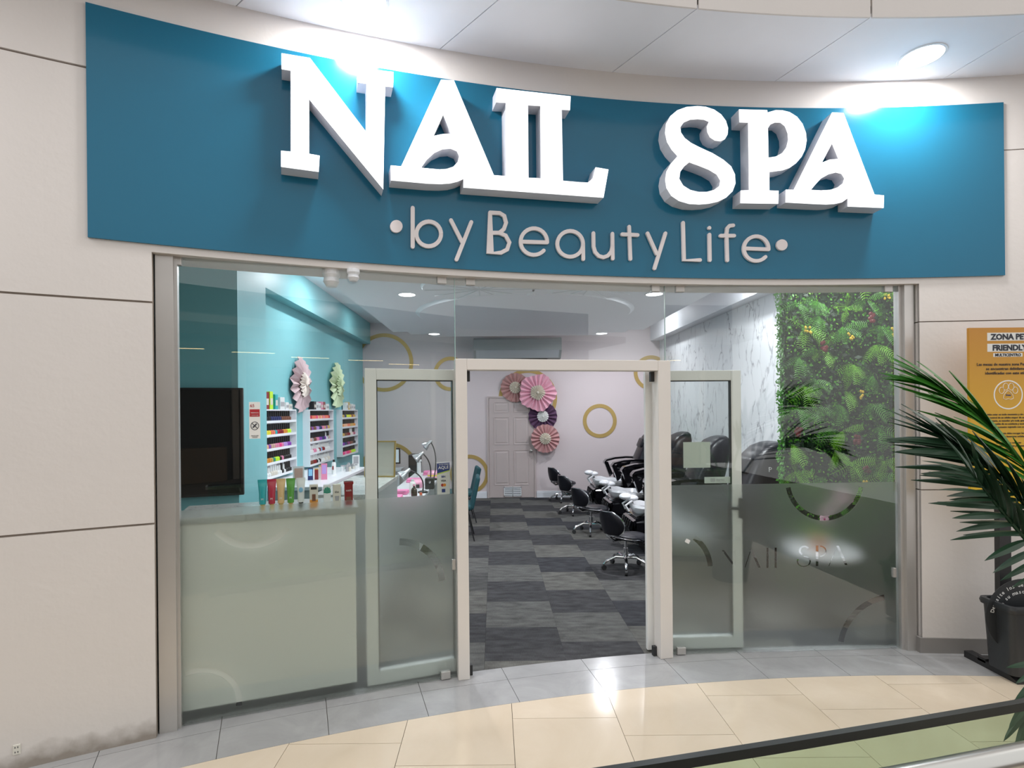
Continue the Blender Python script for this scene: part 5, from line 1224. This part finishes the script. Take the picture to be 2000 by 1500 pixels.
def frond(pts, mt, n, lmax, lang, rang, start=.3, seed=0, tilt=.25):
    pts = [Vector(p) for p in pts]; rnd = random.Random(seed)
    def bez(s):
        q = pts[:]
        while len(q) > 1: q = [q[i].lerp(q[i + 1], s) for i in range(len(q) - 1)]
        return q[0]
    org = pts[0]
    rach = MB().tube([bez(i / 16) - org for i in range(17)], [.012 * (1 - .75 * i / 16) for i in range(17)], 6).build('frond', mt, pp, org - B0, smooth=True)
    vd = Vector((0, -1, 0))
    for i in range(n):
        s = start + (1 - start) * i / (n - 1); p = bez(s); d = (bez(min(1, s + .02)) - bez(max(0, s - .02))).normalized()
        side = vd.cross(d).normalized()
        l = lmax * (.55 + .45 * math.sin(PI * (.2 + .75 * (s - start) / (1 - start)))) * rnd.uniform(.9, 1.08)
        for sg, an in ((1, lang), (-1, rang)):
            a = an * (1 - .45 * (s - start) / (1 - start)) + rnd.uniform(-.08, .08)
            u = (d * math.cos(a) + side * sg * math.sin(a) + vd * rnd.uniform(-tilt, tilt)).normalized()
            dn = Vector((0, 0, 1)); w_ = (dn - u * dn.dot(u)); 
            if w_.length < .2: w_ = vd - u * vd.dot(u)
            w_.normalize(); w_ = (w_ + vd * rnd.uniform(.3, .9)).normalized(); w_ = (w_ - u * w_.dot(u)).normalized(); v = w_.cross(u)
            R_ = Matrix((u, v, w_)).transposed().to_euler()
            link('leaflet', LM[mt], rach, p - org, R_, (l, l * rnd.uniform(.85, 1.1), l))
top = B0 + Vector((0, 0, .8))
frond([top, P(2075, 960, 2.35), P(1985, 880, 2.3), P(1890, 785, 2.3), P(1828, 752, 2.3)], 'palm_light', 26, .34, .26, .20, .35, 1)
frond([top, P(2080, 1050, 2.2), P(1990, 970, 2.1), P(1920, 890, 2.1), P(1845, 858, 2.1)], 'palm_dark', 20, .36, .58, .22, .35, 2)
frond([top, P(2080, 1120, 2.0), P(1990, 1060, 1.95), P(1930, 960, 1.95), P(1890, 915, 1.95)], 'palm_dark', 14, .22, .95, .5, .35, 3)
frond([top, P(2190, 900, 2.3), P(2260, 760, 2.4), P(2360, 740, 2.5)], 'palm_light', 22, .38, .6, .6, .3, 4)
frond([top, P(2200, 950, 2.4), P(2320, 850, 2.5), P(2420, 960, 2.6)], 'palm_dark', 22, .38, .6, .6, .3, 5)
frond([top, P(2080, 1180, 1.9), P(2010, 1300, 1.75), P(1990, 1480, 1.7)], 'palm_dark', 12, .16, .7, .5, .5, 6)

# glass balustrade with steel handrail in front
def railpt(x, dy=0): return Vector((x, 1.06 + .21 * (x - .235) + .012 * (x - .235) ** 2 + dy, 0))
rl = thing('glass_balustrade', 'clear glass balustrade with black capped edge and steel handrail in front of the shop', 'railing', railpt(1.2)); RO = Vector(rl.location)
m, mc = MB(), MB(); N2 = 14; xs = [-1.2 + 4.2 * i / N2 for i in range(N2 + 1)]
vs = []; vc = []
for x in xs:
    p = railpt(x) - RO
    vs += [(p.x, p.y - .006, .02), (p.x, p.y - .006, 1.09), (p.x, p.y + .006, 1.09), (p.x, p.y + .006, .02)]
    vc += [(p.x, p.y - .008, 1.082), (p.x, p.y - .008, 1.102), (p.x, p.y + .008, 1.102), (p.x, p.y + .008, 1.082)]
fs = [(4 * i + k, 4 * i + (k + 1) % 4, 4 * i + 4 + (k + 1) % 4, 4 * i + 4 + k) for i in range(N2) for k in range(4)]
m.add(vs, fs).build('glass_panel', 'rail_glass', rl); mc.add(vc, fs).build('edge_cap', 'gasket', rl)
MB().tube([railpt(x, -.105) - RO + Vector((0, 0, 1.06)) for x in xs], .024, 14).build('handrail', 'steel', rl, smooth=True)
for x in (-.9, .35, 2.6): MB().tube([railpt(x, -.105) - RO + Vector((0, 0, 1.05)), railpt(x, -.06) - RO + Vector((0, 0, 1.0)), railpt(x, -.006) - RO + Vector((0, 0, 1.0))], .008, 8).build('bracket', 'steel', rl)
m = MB()
for a, b in zip(xs, xs[1:]):
    p, q = railpt(a) - RO, railpt(b) - RO; m.add([(p.x, p.y - .03, 0), (q.x, q.y - .03, 0), (q.x, q.y + .03, 0), (p.x, p.y + .03, 0), (p.x, p.y - .03, .06), (q.x, q.y - .03, .06), (q.x, q.y + .03, .06), (p.x, p.y + .03, .06)], [(0, 1, 5, 4), (2, 3, 7, 6), (4, 5, 6, 7)])
m.build('base_shoe', 'steel', rl)

# the other side of the mall, seen only as reflections
struct(MB().box(-9, 9, -9.6, -9.4, 0, 5.2).build('wall_opposite', 'mall_dark'))
struct(MB().box(-9, 9, -9.4, -7.2, 3.9, 4.1).build('ceiling_opposite', 'mall_beige'))
for i in range(5):
    x = -6.4 + 3.2 * i
    t = thing('shopfront', ['dark shop front opposite, first from the left', 'dark shop front opposite, second from the left', 'dark shop front opposite, third from the left', 'dark shop front opposite, fourth from the left', 'dark shop front opposite, fifth from the left'][i], 'shop', (x, -9.3, 0), 0, 'shop fronts across the mall')
    MB().box(-1.45, 1.45, -.1, .0, 3.1, 3.7).build('sign_board', 'banner_blue' if i == 1 else 'mall_wood', t); MB().box(-1.4, 1.4, -.1, -.05, .0, 3.0).build('window', 'mall_dark', t)
    for s in (-1, 1): MB().box(s * 1.5 - .08, s * 1.5 + .08, -.1, .05, 0, 3.8).build('pier', 'mall_beige', t)
    MB().box(-1.2, 1.2, -.05, .35, .0, .9).build('display_shelf', 'mall_wood', t)
rz = random.Random(5)
for i in range(9):
    t = thing('linear_lamp', 'warm linear lamp hanging across the mall', 'light', (-6.5 + 1.6 * i, -7.9 + rz.uniform(-.6, .5), 3.3), rz.uniform(.2, .5), 'warm lamps across the mall'); MB().box(-.5, .5, -.03, .03, 0, .05).build('housing', 'black_metal', t); MB().box(-.49, .49, -.02, .02, -.012, 0).build('diffuser', 'lampwarm', t)
    MB().cyl((-.4, 0, .05), (-.4, 0, .6), .004, n=6).cyl((.4, 0, .05), (.4, 0, .6), .004, n=6).build('cable', 'black_metal', t)
